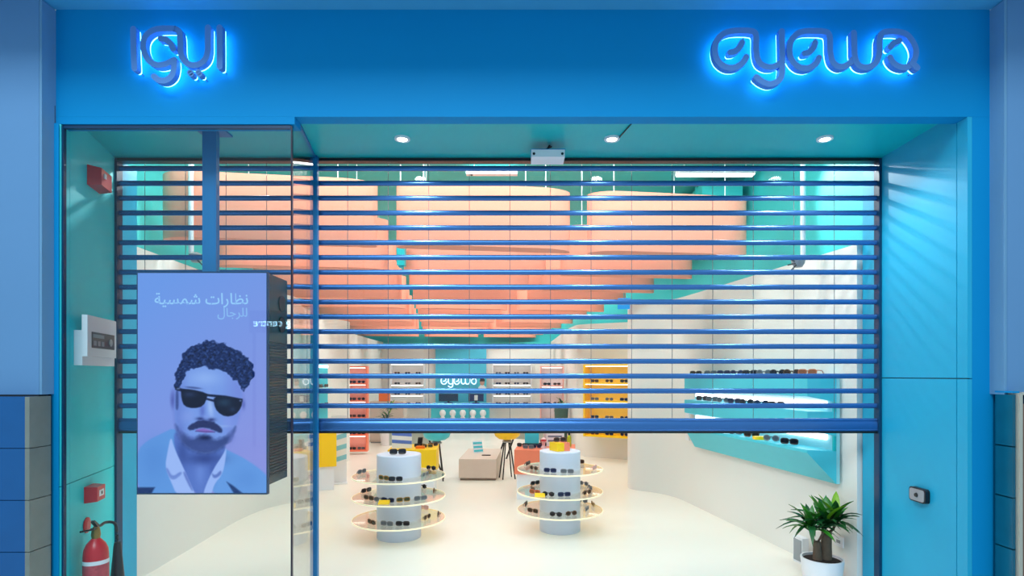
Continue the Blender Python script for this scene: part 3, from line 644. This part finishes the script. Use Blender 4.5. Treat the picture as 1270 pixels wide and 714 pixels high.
# ---------------------------------------------------------------- display pedestals
def pedestal(cx, cy, rad, rd, zt, discs, label):
    t = thing('display_pedestal', label, 'pedestal', (cx, cy, 0), 0, 'round display pedestals')
    MB().lathe([(rad*.99, 0), (rad, .004), (rad, zt-.006), (rad-.006, zt)], n=48).build('column', M_PLINTH, t, True)
    for z in discs:
        dk = MB().loft([[(r*math.cos(2*PI*i/56), r*math.sin(2*PI*i/56), zz) for i in range(56)] for r, zz in ((rad+.001, z-.006), (rd, z-.006), (rd, z+.006), (rad+.001, z+.006))], False).build('shelf_disc', M_ACRYL, t)
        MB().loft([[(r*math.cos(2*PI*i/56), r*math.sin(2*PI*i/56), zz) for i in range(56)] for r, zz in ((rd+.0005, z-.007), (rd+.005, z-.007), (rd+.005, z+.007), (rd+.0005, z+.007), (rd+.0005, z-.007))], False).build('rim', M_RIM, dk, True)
    return t
PA = (-1.16, 5.6); PB = (.455, 5.85)
pedestal(*PA, .216, .45, .82, (.605, .40, .18), 'pale blue round pedestal with three clear discs beside the yellow table')
pedestal(*PB, .21, .437, .82, (.63, .40, .21), 'pale blue round pedestal with three clear discs topped by a two-tone block')
def disc_glasses(centre, rcol, rdisc, z, pts, lvl, which):
    for x, y, colour in pts:
        p = on_plane(x, y, z); v = Vector((p.x-centre[0], p.y-centre[1], 0)); r = min(max(v.length, rcol+.075)+random.uniform(0, .05), rdisc-.06)
        a = math.atan2(v.y, v.x)
        if v.y > 0 and abs(v.x) < rcol: a = math.atan2(-v.y, v.x)
        loc = (centre[0]+r*math.cos(a), centre[1]+r*math.sin(a), z+.0065)
        face = a+PI/2                     # lenses look outwards
        if math.sin(a) > .1: face += PI   # those at the rear look towards the entrance
        eyewear(loc, face+random.uniform(-.35, .35), colour, f'{colour} sunglasses on the {lvl} disc of the pedestal {which}', 'sunglasses on the pedestal discs', True, .9)
WA, WB = 'beside the yellow table', 'with the two-tone block'
disc_glasses(PA, .216, .45, .605, [(447, 588, 'grey'), (461, 593, 'pink'), (491, 597, 'black'), (519, 591, 'grey'), (531, 588, 'tortoise'), (476, 596, 'gold'), (538, 583, 'black')], 'top', WA)
disc_glasses(PA, .216, .45, .40, [(452, 611, 'black'), (462, 620, 'tortoise'), (484, 622, 'navy'), (516, 620, 'grey'), (533, 603, 'black'), (537, 612, 'tortoise'), (474, 622, 'black'), (500, 623, 'gold')], 'middle', WA)
disc_glasses(PA, .216, .45, .18, [(464, 650, 'tortoise'), (499, 652, 'black'), (523, 644, 'tortoise'), (539, 641, 'tortoise'), (537, 628, 'pink'), (481, 652, 'grey')], 'lowest', WA)
disc_glasses(PB, .21, .437, .63, [(659, 578, 'black'), (686, 585, 'navy'), (723, 574, 'tortoise'), (733, 583, 'pink'), (702, 587, 'grey'), (671, 583, 'tortoise')], 'top', WB)
disc_glasses(PB, .21, .437, .40, [(655, 600, 'black'), (662, 609, 'tortoise'), (686, 613, 'black'), (710, 611, 'tortoise'), (727, 608, 'grey'), (732, 601, 'tortoise'), (672, 612, 'orange'), (698, 614, 'navy')], 'middle', WB)
disc_glasses(PB, .21, .437, .21, [(653, 628, 'black'), (664, 636, 'tortoise'), (690, 640, 'black'), (707, 639, 'tortoise'), (727, 634, 'tortoise'), (734, 628, 'gold'), (722, 624, 'black')], 'lowest', WB)
eyewear((PA[0], PA[1]-.06, .821), .2, 'black', 'black sunglasses lying on the flat top of the pedestal beside the yellow table', 'sunglasses on pedestal tops', True, 1.1)
# two-tone block on the second pedestal and yellow risers on the discs
t = thing('display_block', 'yellow and coral display block on top of a pedestal', 'block', (PB[0]+.01, PB[1]-.02, .821), .5)
MB().box(-.085, .0, -.06, .09, 0, .085).build('yellow_half', M_YEL, t); MB().box(.0005, .07, -.06, .09, 0, .085).build('coral_half', M_CORALP, t)
eyewear((PB[0]+.0, PB[1]+.0, .907), .3, 'tortoise', 'tortoise sunglasses lying on the two-tone display block', 'sunglasses on pedestal tops', True, .95)
for (cx, cy), a, rr, z, wl in ((PA, -1.75, .37, .4065, WA), (PB, -2.2, .375, .4065, WB)):
    tag(MB().prism_x([(-.03, 0), (.03, 0), (.03, .03), (-.02, .012)], -.05, .05).build('riser_block', M_YEL, None, False, (cx+rr*math.cos(a), cy+rr*math.sin(a), z)), f'small yellow wedge riser on the middle disc of the pedestal {wl}', 'riser', 'yellow wedge risers')

# ---------------------------------------------------------------- tables, bench, stools
def cube_table(name, label, cx, cy, rz, wd, dp, z1, m):
    t = thing(name, label, 'table', (cx, cy, 0), rz)
    MB().box(-wd/2+.03, wd/2-.03, -dp/2+.03, dp/2-.03, 0, .3295).build('base', M_WPL, t)
    MB().box(-wd/2, wd/2, -dp/2, dp/2, .33, z1).build('top_box', m, t); return t
cube_table('display_table', 'coral display table on a white base', .40, 7.55, -.10, .78, .7, .64, M_CORALP)
cube_table('display_table', 'yellow display table on a white base', -1.36, 7.55, .08, .62, .6, .64, M_YEL)
b0 = P(594, 596, 8.55)
t = thing('bench', 'low beige block bench on the cream floor', 'bench', (b0.x+.0, 9.17, 0), math.radians(-2))
MB().box(-.27, .27, -.58, .58, 0, .04).build('plinth', mat('beige_dark', (150, 132, 120), .6), t); MB().box(-.285, .285, -.62, .62, .0405, .326).build('block', M_BEIGE, t)
t = thing('tablet_stand', 'blue-and-white striped tablet propped on the beige bench', 'tablet', (b0.x-.05, 9.25, .327), .5)
MB().prism_x([(.0, 0), (.008, 0), (.068, .19), (.06, .19)], -.085, .085).build('screen', mat('tablet_pale', (215, 228, 240), .3), t)
for k in range(3): MB().prism_x([(-.001+.019*k+.004, .02+.06*k), (.0+.019*k+.003, .02+.06*k), (.0085+.019*k+.003, .05+.06*k), (.0075+.019*k+.003, .05+.06*k)], -.08, .08).build('stripe', M_CYAN, t)
MB().prism_x([(.035, .09), (.04, .09), (.11, 0), (.10, 0)], -.02, .02).build('prop_leg', M_BLACK, t)
tag(MB().box(-.07, .07, -.02, .02, 0, .012).build('phone', M_BLACK, None, False, (b0.x+.09, 8.95, .327)), 'black phone lying flat on the beige bench', 'phone')
def stool(label, cx, cy, m, rz):
    t = thing('shell_stool', label, 'stool', (cx, cy, 0), rz, 'shell stools')
    prof = [(.05, .60), (.13, .615), (.19, .66), (.215, .74), (.21, .74), (.18, .67), (.12, .63), (.0, .62)]
    MB().lathe(prof, n=20).build('seat_shell', m, t, True)
    MB().lathe([(.07, .56), (.08, .575), (.05, .60)], n=16).build('hub', M_GREY, t, True)
    for k in range(4):
        a = PI/4+k*PI/2; MB().tube([(.05*math.cos(a), .05*math.sin(a), .565), (.14*math.cos(a), .14*math.sin(a), 0)], .011, 6).build('leg', M_BLACK, t)
    return t
stool('yellow shell stool with dark legs near the coral table', (629-VX)/80.5, 8.75, M_YEL, .3)
stool('cyan shell stool with dark legs near the yellow table', (541-VX)/82, 8.6, M_CYAN, .1)
for nm, x, y, rz in (('behind the yellow table', -1.75, 9.6, .35), ('behind the coral table', .12, 10.4, -.35)):
    t = thing('consult_desk', f'grey consultation desk with slanting leg {nm}', 'desk', (x, y, 0), rz, 'grey consultation desks')
    MB().box(-.45, .45, -.3, .3, .72, .75).build('desk_top', M_WPL, t); MB().box(-.4, .4, -.02, .02, .42, .7195).build('modesty_panel', mat('desk_grey', (190, 200, 192), .5), t)
    for sx in (-1, 1): MB().tube([(sx*.15, -.24, .72), (sx*.42, -.26, 0)], .016, 6).tube([(sx*.15, .24, .72), (sx*.42, .26, 0)], .016, 6).build('leg', M_DARK, t)
# things on the coral and yellow tables
TZT = .641
t = thing('striped_card', 'blue-and-white striped display card on the yellow table', 'card', (-1.50, 7.42, TZT), .1)
MB().box(-.13, .13, -.006, .006, 0, .34).build('card', M_WPL, t)
for k in range(3): MB().prism_y([(-.128, .05+.10*k+.02), (.128, .03+.10*k+.02), (.128, .075+.10*k+.02), (-.128, .095+.10*k+.02)], -.0075, -.0062).build('stripe', mat('card_blue', (90, 120, 205), .5), t)
t = thing('black_display_stand', 'small black accessory stand on the yellow table', 'stand', (-1.30, 7.62, TZT))
MB().box(-.05, .05, -.04, .04, 0, .012).build('foot', M_BLACK, t); MB().prism_y([(-.03, .0125), (.03, .0125), (.045, .12), (-.02, .12)], -.02, .02).build('upright', M_BLACK, t)
tag(MB().frustum(-.06, .06, 0, .03, -.04, -.05, .05, 0, .03, .04).build('orange_tray', mat('orange_lacquer', (245, 120, 30), .4), None, False, (-1.25, 7.40, TZT)), 'small orange tray on the yellow table', 'tray')
for i, (x, y, c) in enumerate([(-1.28, 7.5, 'black'), (-1.17, 7.45, 'gold'), (-1.12, 7.62, 'tortoise')]): eyewear((x, y, TZT+(.03 if i == 0 and False else 0)), .3*i, c, f'{c} sunglasses lying on the yellow table', 'sunglasses on the tables')
for i, (x, y, c) in enumerate([(.08, 7.55, 'black'), (.16, 7.35, 'grey'), (.27, 7.42, 'navy'), (.36, 7.6, 'black')]): eyewear((x, y, TZT), -.4+.3*i, c, f'{c} sunglasses lying on the coral table', 'sunglasses on the tables')
t = thing('teal_box', 'teal presentation box standing on the coral table', 'box', (.22, 7.75, TZT), -.1)
MB().box(-.095, .095, -.05, .05, 0, .03).build('foot', mat('teal_dark', (0, 90, 100), .4), t); MB().box(-.095, .095, -.055, .055, .0305, .26).build('body', M_CYAN, t)
t = thing('bust_display', 'small pink nose-shaped eyewear bust on the coral table', 'display', (.36, 7.38, TZT), 0)
MB().lathe([(.04, 0), (.035, .02), (.018, .04), (.022, .075), (.035, .1), (.03, .13), (.008, .145)], n=16).build('bust', mat('pink_matte', (238, 190, 190), .6), t, True)
MB().box(-.035, .035, -.045, -.036, .1, .118).build('eyewear_frame', M_RED, t)
t = thing('price_card', 'white card with grey bars on the coral table', 'card', (.53, 7.62, TZT), -.05)
MB().box(-.12, .12, -.006, .006, 0, .24).build('card', M_WPL, t)
for k in range(3): MB().box(-.10, .09, -.0075, -.0063, .06+.06*k, .085+.06*k).build('printed_bar', mat('print_grey', (120, 128, 145), .6), t)
t = thing('spray_bottle', 'lime green lens-cleaner bottle on the coral table', 'bottle', (.715, 7.6, TZT))
MB().lathe([(.028, 0), (.03, .01), (.03, .12), (.015, .15)], n=16).build('bottle', mat('lime_plastic', (190, 190, 20), .4), t, True); MB().lathe([(.014, .1505), (.014, .19), (.008, .2)], n=12).build('cap', M_BLACK, t, True)

# ---------------------------------------------------------------- cyan wall display on the right wall
def rwX(d): return 2.592-.1535*(d-4.32)
dn, df = 4.46, 6.8
A_, B_ = Vector((rwX(dn)-.012, dn, 0)), Vector((rwX(df)-.03, df, 0))
xl = (A_-B_).normalized(); L_ = (A_-B_).length; RROT = math.atan2(xl.y, xl.x)
u = thing('wall_display', 'cyan angular wall display unit with lit shelf slots', 'display unit', B_, RROT)
dp = -.21; sx = .10
MB().frustum(0, L_, 1.385, 1.595, -.03, sx, L_-sx, 1.43, 1.595, dp).build('hood', M_CYAN, u)
MB().frustum(0, L_, 1.12, 1.31, -.03, sx, L_-sx, 1.16, 1.31, dp).build('middle_shelf', M_CYAN, u)
MB().frustum(0, L_, .74, 1.0, -.03, sx, L_-sx, .975, 1.0, dp).build('lower_shelf', M_CYAN, u)
MB().box(0, L_, -.029, 0, .74, 1.595).build('back_plate', mat('display_back', (150, 225, 235), .5), u)
MB().box(L_-.02, L_, -.05, -.0295, 1.0005, 1.1195).build('end_cheek', M_TEAL, u)
MB().box(L_-.02, L_, -.05, -.0295, 1.3105, 1.3845).build('end_cheek', M_TEAL, u)
MB().box(.06, L_-.10, -.05, -.03, 1.345, 1.3845).build('light_strip', M_STRIP, u)
MB().box(.06, L_-.10, -.05, -.03, 1.08, 1.1195).build('light_strip', M_STRIP, u)
def unit_x(xpx):
    k = (xpx-VX)/F; d = (2.592+.1535*4.32-.14)/(k+.1535); return L_-(d-dn)/(df-dn)*L_
def on_unit(xpx, z, colour, label, folded=True, rz=0):
    p = Matrix.Rotation(RROT, 3, 'Z') @ Vector((unit_x(xpx), -.13, 0))+B_
    eyewear((p.x, p.y, z), RROT+rz, colour, label, 'sunglasses on the cyan wall display', folded, 1.05)
for xp, c in ((864, 'tortoise'), (882, 'grey'), (898, 'navy'), (914, 'navy'), (930, 'black'), (947, 'grey'), (964, 'navy'), (981, 'black')):
    on_unit(xp, 1.596, c, f'{c} sunglasses standing on top of the cyan wall display', True, .55)
on_unit(1000, 1.596, 'orange', 'orange sunglasses with open temples on top of the cyan wall display', False, .5)
for xp, c in ((872, 'black'), (884, 'grey'), (897, 'grey'), (911, 'navy'), (926, 'grey'), (944, 'navy'), (962, 'grey')):
    on_unit(xp, 1.311, c, f'{c} sunglasses in the upper lit slot of the cyan wall display', True, .55)
for xp, c in ((912, 'grey'), (932, 'tortoise'), (956, 'grey'), (978, 'black')):
    on_unit(xp, 1.001, c, f'{c} sunglasses in the lower lit slot of the cyan wall display', True, .55)
p = Matrix.Rotation(RROT, 3, 'Z') @ Vector((unit_x(945), -.16, 0))+B_
tag(MB().box(-.05, .05, -.03, .03, 0, .03).build('price_block', M_YEL, None, False, (p.x, p.y, 1.0005)), 'small yellow price block in the lower lit slot', 'block')
# small yellow bits at the far end of the wall display
p = Vector((rwX(6.95)-.10, 6.95, 0))
t = thing('side_shelf', 'narrow white side shelf with yellow edge past the cyan wall display', 'shelf', (p.x+.02, p.y, 0), RROT)
MB().box(-.05, .05, -.1, .0, .93, .95).build('shelf_board', M_WPL, t); MB().box(-.05, .05, -.11, -.1005, .93, .96).build('shelf_edge', M_YEL, t); MB().box(-.05, .05, 0.0005, .015, .8, 1.2).build('shelf_back', M_WPL, t)

# ---------------------------------------------------------------- wall displays deeper in the shop
def shelf_unit(name, label, loc, rz, wd, z0, z1, n, m, back, gl, glabel, ggroup, dp=.25, legs=False):
    t = thing(name, label, 'shelf', loc, rz)
    MB().box(-wd/2, wd/2, -.02, 0, z0, z1).build('back_panel', back, t)
    for sx in (-1, 1): MB().box(sx*wd/2-.015, sx*wd/2+.015, -dp, .0, z0-.0, z1).build('side_panel', m, t)
    for k in range(1, n+1): MB().box(-wd/2+.03, wd/2-.03, -dp+.01, -dp+.035, z0+(z1-z0)/n*k-.042, z0+(z1-z0)/n*k-.0305).build('light_strip', emis('shelf_fill_glow', (255, 248, 238), 4), t)  # unseen glowing strips under the boards, added to brighten the shelves
    h = (z1-z0)/n; R = Matrix.Rotation(rz, 3, 'Z')
    for k in range(n+1):
        MB().box(-wd/2+.0155, wd/2-.0155, -dp, -.0205, z0+h*k-(.03 if k else 0), z0+h*k+(.0 if k else .03)).build('shelf_board', m, t)
    for k in range(n):
        for j in range(gl):
            xx = -wd/2+.03+(wd-.06)*(j+.5)/gl; q = R @ Vector((xx, -dp*.55, 0))
            c = random.choice(['black', 'tortoise', 'grey', 'navy', 'black'])
            eyewear((loc[0]+q.x, loc[1]+q.y, z0+h*k+(.031 if k == 0 else .0005)), rz+random.uniform(-.12, .12), c, f'{c} {glabel}, {["lowest", "second lowest", "third lowest", "fourth lowest", "fifth lowest"][k]} row', ggroup, True, min(1.1, (wd-.06)/gl/.172))
    return t
ya = math.atan2(10.95-10.45, 1.5-2.42)+PI
shelf_unit('display_shelf', 'yellow display shelf with rows of sunglasses against the far wall', (1.80, 10.62, 0), ya, .92, .45, 1.8, 4, M_YEL, mat('pale_yellow', (255, 215, 70), .5), 3, 'sunglasses on the yellow display shelf', 'sunglasses on the yellow shelf')
cu = shelf_unit('display_shelf', 'tall coral display shelf with rows of sunglasses', (-3.24, 11.55, 0), .1, .42, .06, 1.78, 5, M_CORALP, mat('pale_coral', (250, 190, 178), .5), 2, 'sunglasses on the tall coral display shelf', 'sunglasses on the coral shelf', .2)
pk = shelf_unit('display_shelf', 'pale pink display shelf beside the dark green planter', (.80, 12.6, 0), -.05, .5, .1, 1.8, 4, mat('pink_lacquer', (242, 180, 170), .5), M_WPL, 2, 'sunglasses on the pale pink display shelf', 'sunglasses on the pink shelf', .2)
shelf_unit('display_shelf', 'white wall shelf with sunglasses between the coral shelf and the blue sign panel', (-3.25, 17.058, 0), 0, 1.0, .7, 1.95, 4, M_WPL, mat('niche_white', (228, 228, 226), .6), 3, 'sunglasses on the white shelf nearer the coral shelf', 'sunglasses on the white wall shelves')
shelf_unit('display_shelf', 'white wall shelf with sunglasses between the blue sign panel and the pink shelf', (-.12, 17.058, 0), 0, 1.15, .7, 1.95, 4, M_WPL, mat('niche_white', (228, 228, 226), .6), 4, 'sunglasses on the white shelf nearer the pink shelf', 'sunglasses on the white wall shelves')
# blue sign panel on the back wall
s17 = 16.9/F
t = thing('sign_panel', 'cyan-blue back wall panel with a white glowing eyewa sign', 'sign', (0, 16.98, 0))
MB().box((540-VX)*s17, (603-VX)*s17, -.06, .05, 0, 2.5).build('panel', mat('panel_sky', (70, 185, 215), .5), t)
bs = MB()
for st in ([[(160, 195), (195, 190), (225, 165), (238, 125)], [(265, 205), (242, 245), (200, 273), (150, 272), (108, 240), (92, 190), (100, 135), (135, 97), (190, 80), (270, 79), (300, 86), (310, 112), (311, 190), (325, 243), (360, 268), (402, 270), (440, 250)], [(446, 82), (448, 180), (447, 300), (430, 342), (387, 362), (345, 350), (312, 325)], [(555, 200), (590, 193), (615, 170), (625, 127)], [(650, 210), (625, 255), (580, 278), (530, 268), (492, 220), (490, 150), (520, 102), (570, 82), (660, 82), (690, 90), (701, 120), (703, 190), (718, 245), (757, 270), (800, 256), (830, 225)], [(828, 90), (833, 215), (852, 260), (895, 274), (940, 254), (962, 205), (965, 130), (977, 95), (1000, 84), (1060, 84), (1110, 100), (1148, 150), (1158, 200), (1138, 252), (1100, 273), (1060, 264), (1030, 237), (1017, 206)], [(1015, 176), (1038, 146), (1082, 126)]]):
    stroke(bs, [((547+(x-90)*44/1080-VX)*s17, EYE+(VY-(467.5+(y-80)*13/290))*s17) for x, y in st], .032, -.085, -.062)
bs.build('lettering', emis('neon_white', (225, 245, 255), 1.6), t)
t = thing('poster', 'small portrait poster of a dark-haired person on the blue sign panel', 'poster', ((598-VX)*s17, 16.9, EYE+(VY-484)*s17))
MB().box(-.13, .13, -.012, 0, 0, .42).build('board', M_CYAN, t); MB().prism_y([(-.125, .0), (.125, .0), (.11, .1), (.05, .16), (-.05, .16), (-.11, .1)], -.016, -.0125).build('printed_shirt', M_WPL, t)
MB().prism_y([(.07*math.cos(a), .24+.09*math.sin(a)) for a in [2*PI*i/14 for i in range(14)]], -.018, -.0163).build('printed_face', mat('skin_print', (190, 150, 135), .6), t)
MB().prism_y([(-.08, .27), (.08, .27), (.085, .33), (.03, .37), (-.05, .36)], -.0195, -.0182).build('printed_hair', mat('hair_print', (40, 34, 44), .6), t)
t = thing('service_counter', 'cyan service counter in front of the blue sign panel', 'counter', ((572-VX)*s17+.05, 16.3, 0))
MB().box(-.82, .82, -.3, .3, 0, .7495).build('front', M_CYAN, t); MB().box(-.85, .85, -.33, .33, .75, .79).build('worktop', mat('counter_aqua', (130, 225, 225), .4), t)
t = thing('monitor', 'wide black monitor on the cyan service counter', 'monitor', ((559-VX)*s17, 16.35, .791))
MB().box(-.12, .12, -.08, .08, 0, .015).build('foot', M_BLACK, t); MB().box(-.03, .03, -.015, .015, .0155, .05).build('neck', M_BLACK, t); MB().box(-.28, .28, -.02, .02, .0505, .27).build('screen', mat('monitor_navy', (14, 52, 88), .25), t)
t = thing('monitor', 'navy monitor with a white patch on the cyan service counter', 'monitor', ((592-VX)*s17, 16.35, .791))
MB().box(-.1, .1, -.08, .08, 0, .015).build('foot', M_BLACK, t); MB().box(-.03, .03, -.015, .015, .0155, .05).build('neck', M_BLACK, t); MB().box(-.22, .22, -.02, .02, .0505, .27).build('screen', mat('monitor_indigo', (24, 40, 96), .25), t); MB().box(-.05, .05, -.024, -.0205, .08, .23).build('screen_patch', M_WPL, t)
for k in range(5):
    t = thing('head_bust', 'small white head bust on the ledge of the cyan counter', 'bust', ((549+12.5*k-VX)*15.85/F, 15.85, 0), 0, 'white head busts')
    MB().lathe([(.12, 0), (.12, .015), (.03, .02), (.03, .37)], n=12).build('stand', M_WPL, t, True); MB().lathe([(.06, .3705), (.075, .39), (.045, .44), (.085, .5), (.09, .56), (.05, .62), (.0, .63)], n=14).build('head', M_WPL, t, True)
# left wall displays
t = thing('wall_display', 'cyan wall panel display on the curving white wall near the tall coral shelf', 'display unit', (-3.185, 9.05, 0), math.radians(88))
MB().box(-.32, .32, -.05, .0, .6, 1.78).build('panel', M_CYAN, t)
for z in (.8, 1.1, 1.4): MB().box(-.3, .3, -.14, -.0505, z-.012, z).build('shelf_board', mat('pale_aqua', (190, 235, 238), .4), t)
MB().box(-.3, .3, -.06, -.0505, 1.72, 1.76).build('light_strip', M_STRIP, t)
for z in (.8, 1.1, 1.4):
    for s_ in (-.13, .13): eyewear((-3.185+.1, 9.05+s_, z+.0005), math.radians(88), 'navy', 'navy sunglasses on the cyan wall panel near the coral shelf', 'sunglasses on the cyan panel', True, 1.1)
q = on_plane(365, 602, 0)
cube_table('display_table', 'small yellow display cube table close to the curving white wall', -2.95+.25, 7.95, .4, .30, .3, .80, M_YEL)
t = thing('striped_card', 'blue-and-white striped display stand by the small yellow cube table', 'card', (-2.62, 8.35, 0), .3)
MB().box(-.12, .12, -.1, .1, 0, .02).build('foot', M_WPL, t); MB().box(-.11, .11, -.01, .01, .0205, 1.0).build('board', M_WPL, t)
for k in range(4): MB().prism_y([(-.108, .3+.16*k), (.108, .36+.16*k), (.108, .43+.16*k), (-.108, .37+.16*k)], -.0125, -.0102).build('stripe', mat('stripe_aqua', (130, 200, 220), .5), t)

# ---------------------------------------------------------------- plants
def leaf_mesh(L, wd, droop):
    m = MB(); n = 7; L0 = []
    for i in range(n):
        t = i/(n-1); w_ = wd*math.sin(PI*min(1, t*.9+.1))**.8*(1 if t < .98 else .05)
        z = L*(t*.72-droop*t*t); x = L*t*(.62+.25*t)
        L0.append([(x, -w_/2, z+w_*.16), (x, 0, z-.0), (x, w_/2, z+w_*.16), (x, 0, z-.003)])
    return m.loft(L0)
LEAVES = [leaf_mesh(.27, .046, .55), leaf_mesh(.25, .055, .3), leaf_mesh(.29, .044, .95), leaf_mesh(.19, .06, .0)]
LEAF_ME = [[lf.mesh('leaf', m, True) for m in M_LEAF] for lf in LEAVES]
def dracaena(t, heads, s=1.0):
    for hx, hy, hz, n in heads:
        for i in range(n):
            a = 2.4*i+random.uniform(-.3, .3); k = i/n
            sh_ = random.choice([0, 2, 0, 1]) if k < .65 else random.choice([1, 3])
            mt = random.choice([0, 0, 0, 1]) if k < .75 else random.choice([1, 2])
            o = link('leaf', LEAF_ME[sh_][mt], t, (hx, hy, hz+.03*k), (0, -.55*k+.35*(1-k)*random.random(), a)); f = s*random.uniform(.8, 1.1)*(.7 if math.cos(a) > .55 else 1); o.scale = (f, f, f)
PX, PY = 2.375, 4.38
t = thing('potted_dracaena', 'leafy dracaena with two stubby trunks in a white pot', 'plant', (PX, PY, 0))
MB().lathe([(.115, 0), (.135, .015), (.152, .17), (.152, .185), (.140, .185), (.138, .165), (.0, .165)], n=36).build('pot', M_WPL, t, True)
MB().lathe([(.137, .1655), (.08, .172), (.0, .175)], n=24).build('soil', M_SOIL, t, True)
MB().tube([(-.035, 0, .165), (-.037, .0, .25), (-.04, 0, .31)], [.036, .03, .027], 10).build('trunk', M_BARK, t, True)
MB().tube([(.035, .01, .165), (.038, .01, .28), (.042, .012, .385)], [.044, .038, .036], 12).build('trunk', M_BARK, t, True)
MB().tube([(-.05, 0, .30), (-.09, -.01, .36), (-.10, 0, .42)], .009).tube([(-.035, 0, .3), (-.01, -.02, .37), (.0, -.02, .45)], .009).tube([(.05, .01, .37), (.09, .01, .40), (.11, 0, .46)], .01).build('branch', M_BARK, t, True)
dracaena(t, [(-.10, -.03, .39, 28), (.0, -.05, .42, 28), (.08, -.04, .44, 28)], 1.06)
q = (-2.95, 12.9)
t = thing('potted_plant', 'bushy green plant in a white planter beside the beige cabinet', 'plant', (*q, 0))
MB().lathe([(.13, 0), (.16, .35), (.145, .35), (.0, .33)], n=20).build('pot', M_WPL, t, True); MB().tube([(0, 0, .33), (.02, 0, .62)], .015).build('trunk', M_BARK, t)
dracaena(t, [(.02, 0, .62, 14), (-.05, 0, .55, 10), (.08, 0, .8, 12)], 1.0)
t = thing('side_cabinet', 'plain beige cabinet next to the tall coral shelf', 'cabinet', (-3.05, 13.5, 0))
MB().box(-.4, .4, -.2, .2, .03, .98).build('body', M_BEIGE, t); MB().box(-.38, .38, -.18, .18, 0, .0295).build('plinth', M_GREY, t)
for sx in (-1, 1): MB().box(min(sx*.005, sx*.39), max(sx*.005, sx*.39), -.212, -.2005, .06, .95).build('door', M_BEIGE, t)
tag(MB().frustum(-.13, .13, 0, .19, -.09, -.10, .10, 0, .19, .09).build('orange_box', mat('orange_lacquer', (245, 120, 30), .4), None, False, (-3.12, 13.45, .981)), 'small orange box on the beige cabinet', 'box')
t = thing('potted_plant', 'spiky green plant in a tall dark green planter by the pink shelf', 'plant', (.95, 11.85, 0))
MB().lathe([(.10, 0), (.15, .9), (.135, .9), (.0, .88)], n=20).build('pot', mat('planter_green', (60, 92, 76), .5), t, True)
dracaena(t, [(0, 0, .89, 14), (.02, .02, .93, 10)], 1.0)

# small wall fittings near the plant
d = 4.9; x = rwX(d)
t = thing('floor_speaker', 'small white box with grey grille at the foot of the white wall by the dracaena', 'speaker', (x-.07, d-.08, 0), RROT)
MB().box(-.06, .06, -.03, .03, 0, .22).build('case', M_WPL, t); MB().box(-.05, .05, -.034, -.0305, .02, .20).build('grille', M_GREY, t)
d = 4.46; x = rwX(d)
t = thing('wall_socket', 'white wall socket behind the potted dracaena', 'socket', (x-.014, d, EYE+(VY-671)*d/F), RROT)
MB().box(-.05, .05, -.01, 0, -.04, .04).build('plate', M_WPL, t); MB().box(-.02, .02, -.013, -.0105, -.012, .012).build('switch', M_GREY, t)

# lit mall sign across the concourse, seen mirrored in the glass enclosure
sd = -6.0; im = 2*(D1+.012)-sd
t = thing('mall_sign', 'lit concourse sign whose mirrored words show in the glass enclosure', 'sign', ((337-VX)*im/F, sd, 0), PI)
hw_ = 23*im/F
MB().box(-hw_-.1, hw_+.1, .02, .06, 2.55, 3.05).build('board', M_DARK, t)
for sx in (-1, 1): MB().box(sx*hw_-.03, sx*hw_+.03, .0205, .0595, 0, 2.5495).build('post', M_DARK, t)
text_mesh('g centre', -hw_, hw_, EYE+(VY-404.5)*im/F, 0, emis('mall_sign_glow', (170, 225, 255), 26), t, 'lettering', .004)
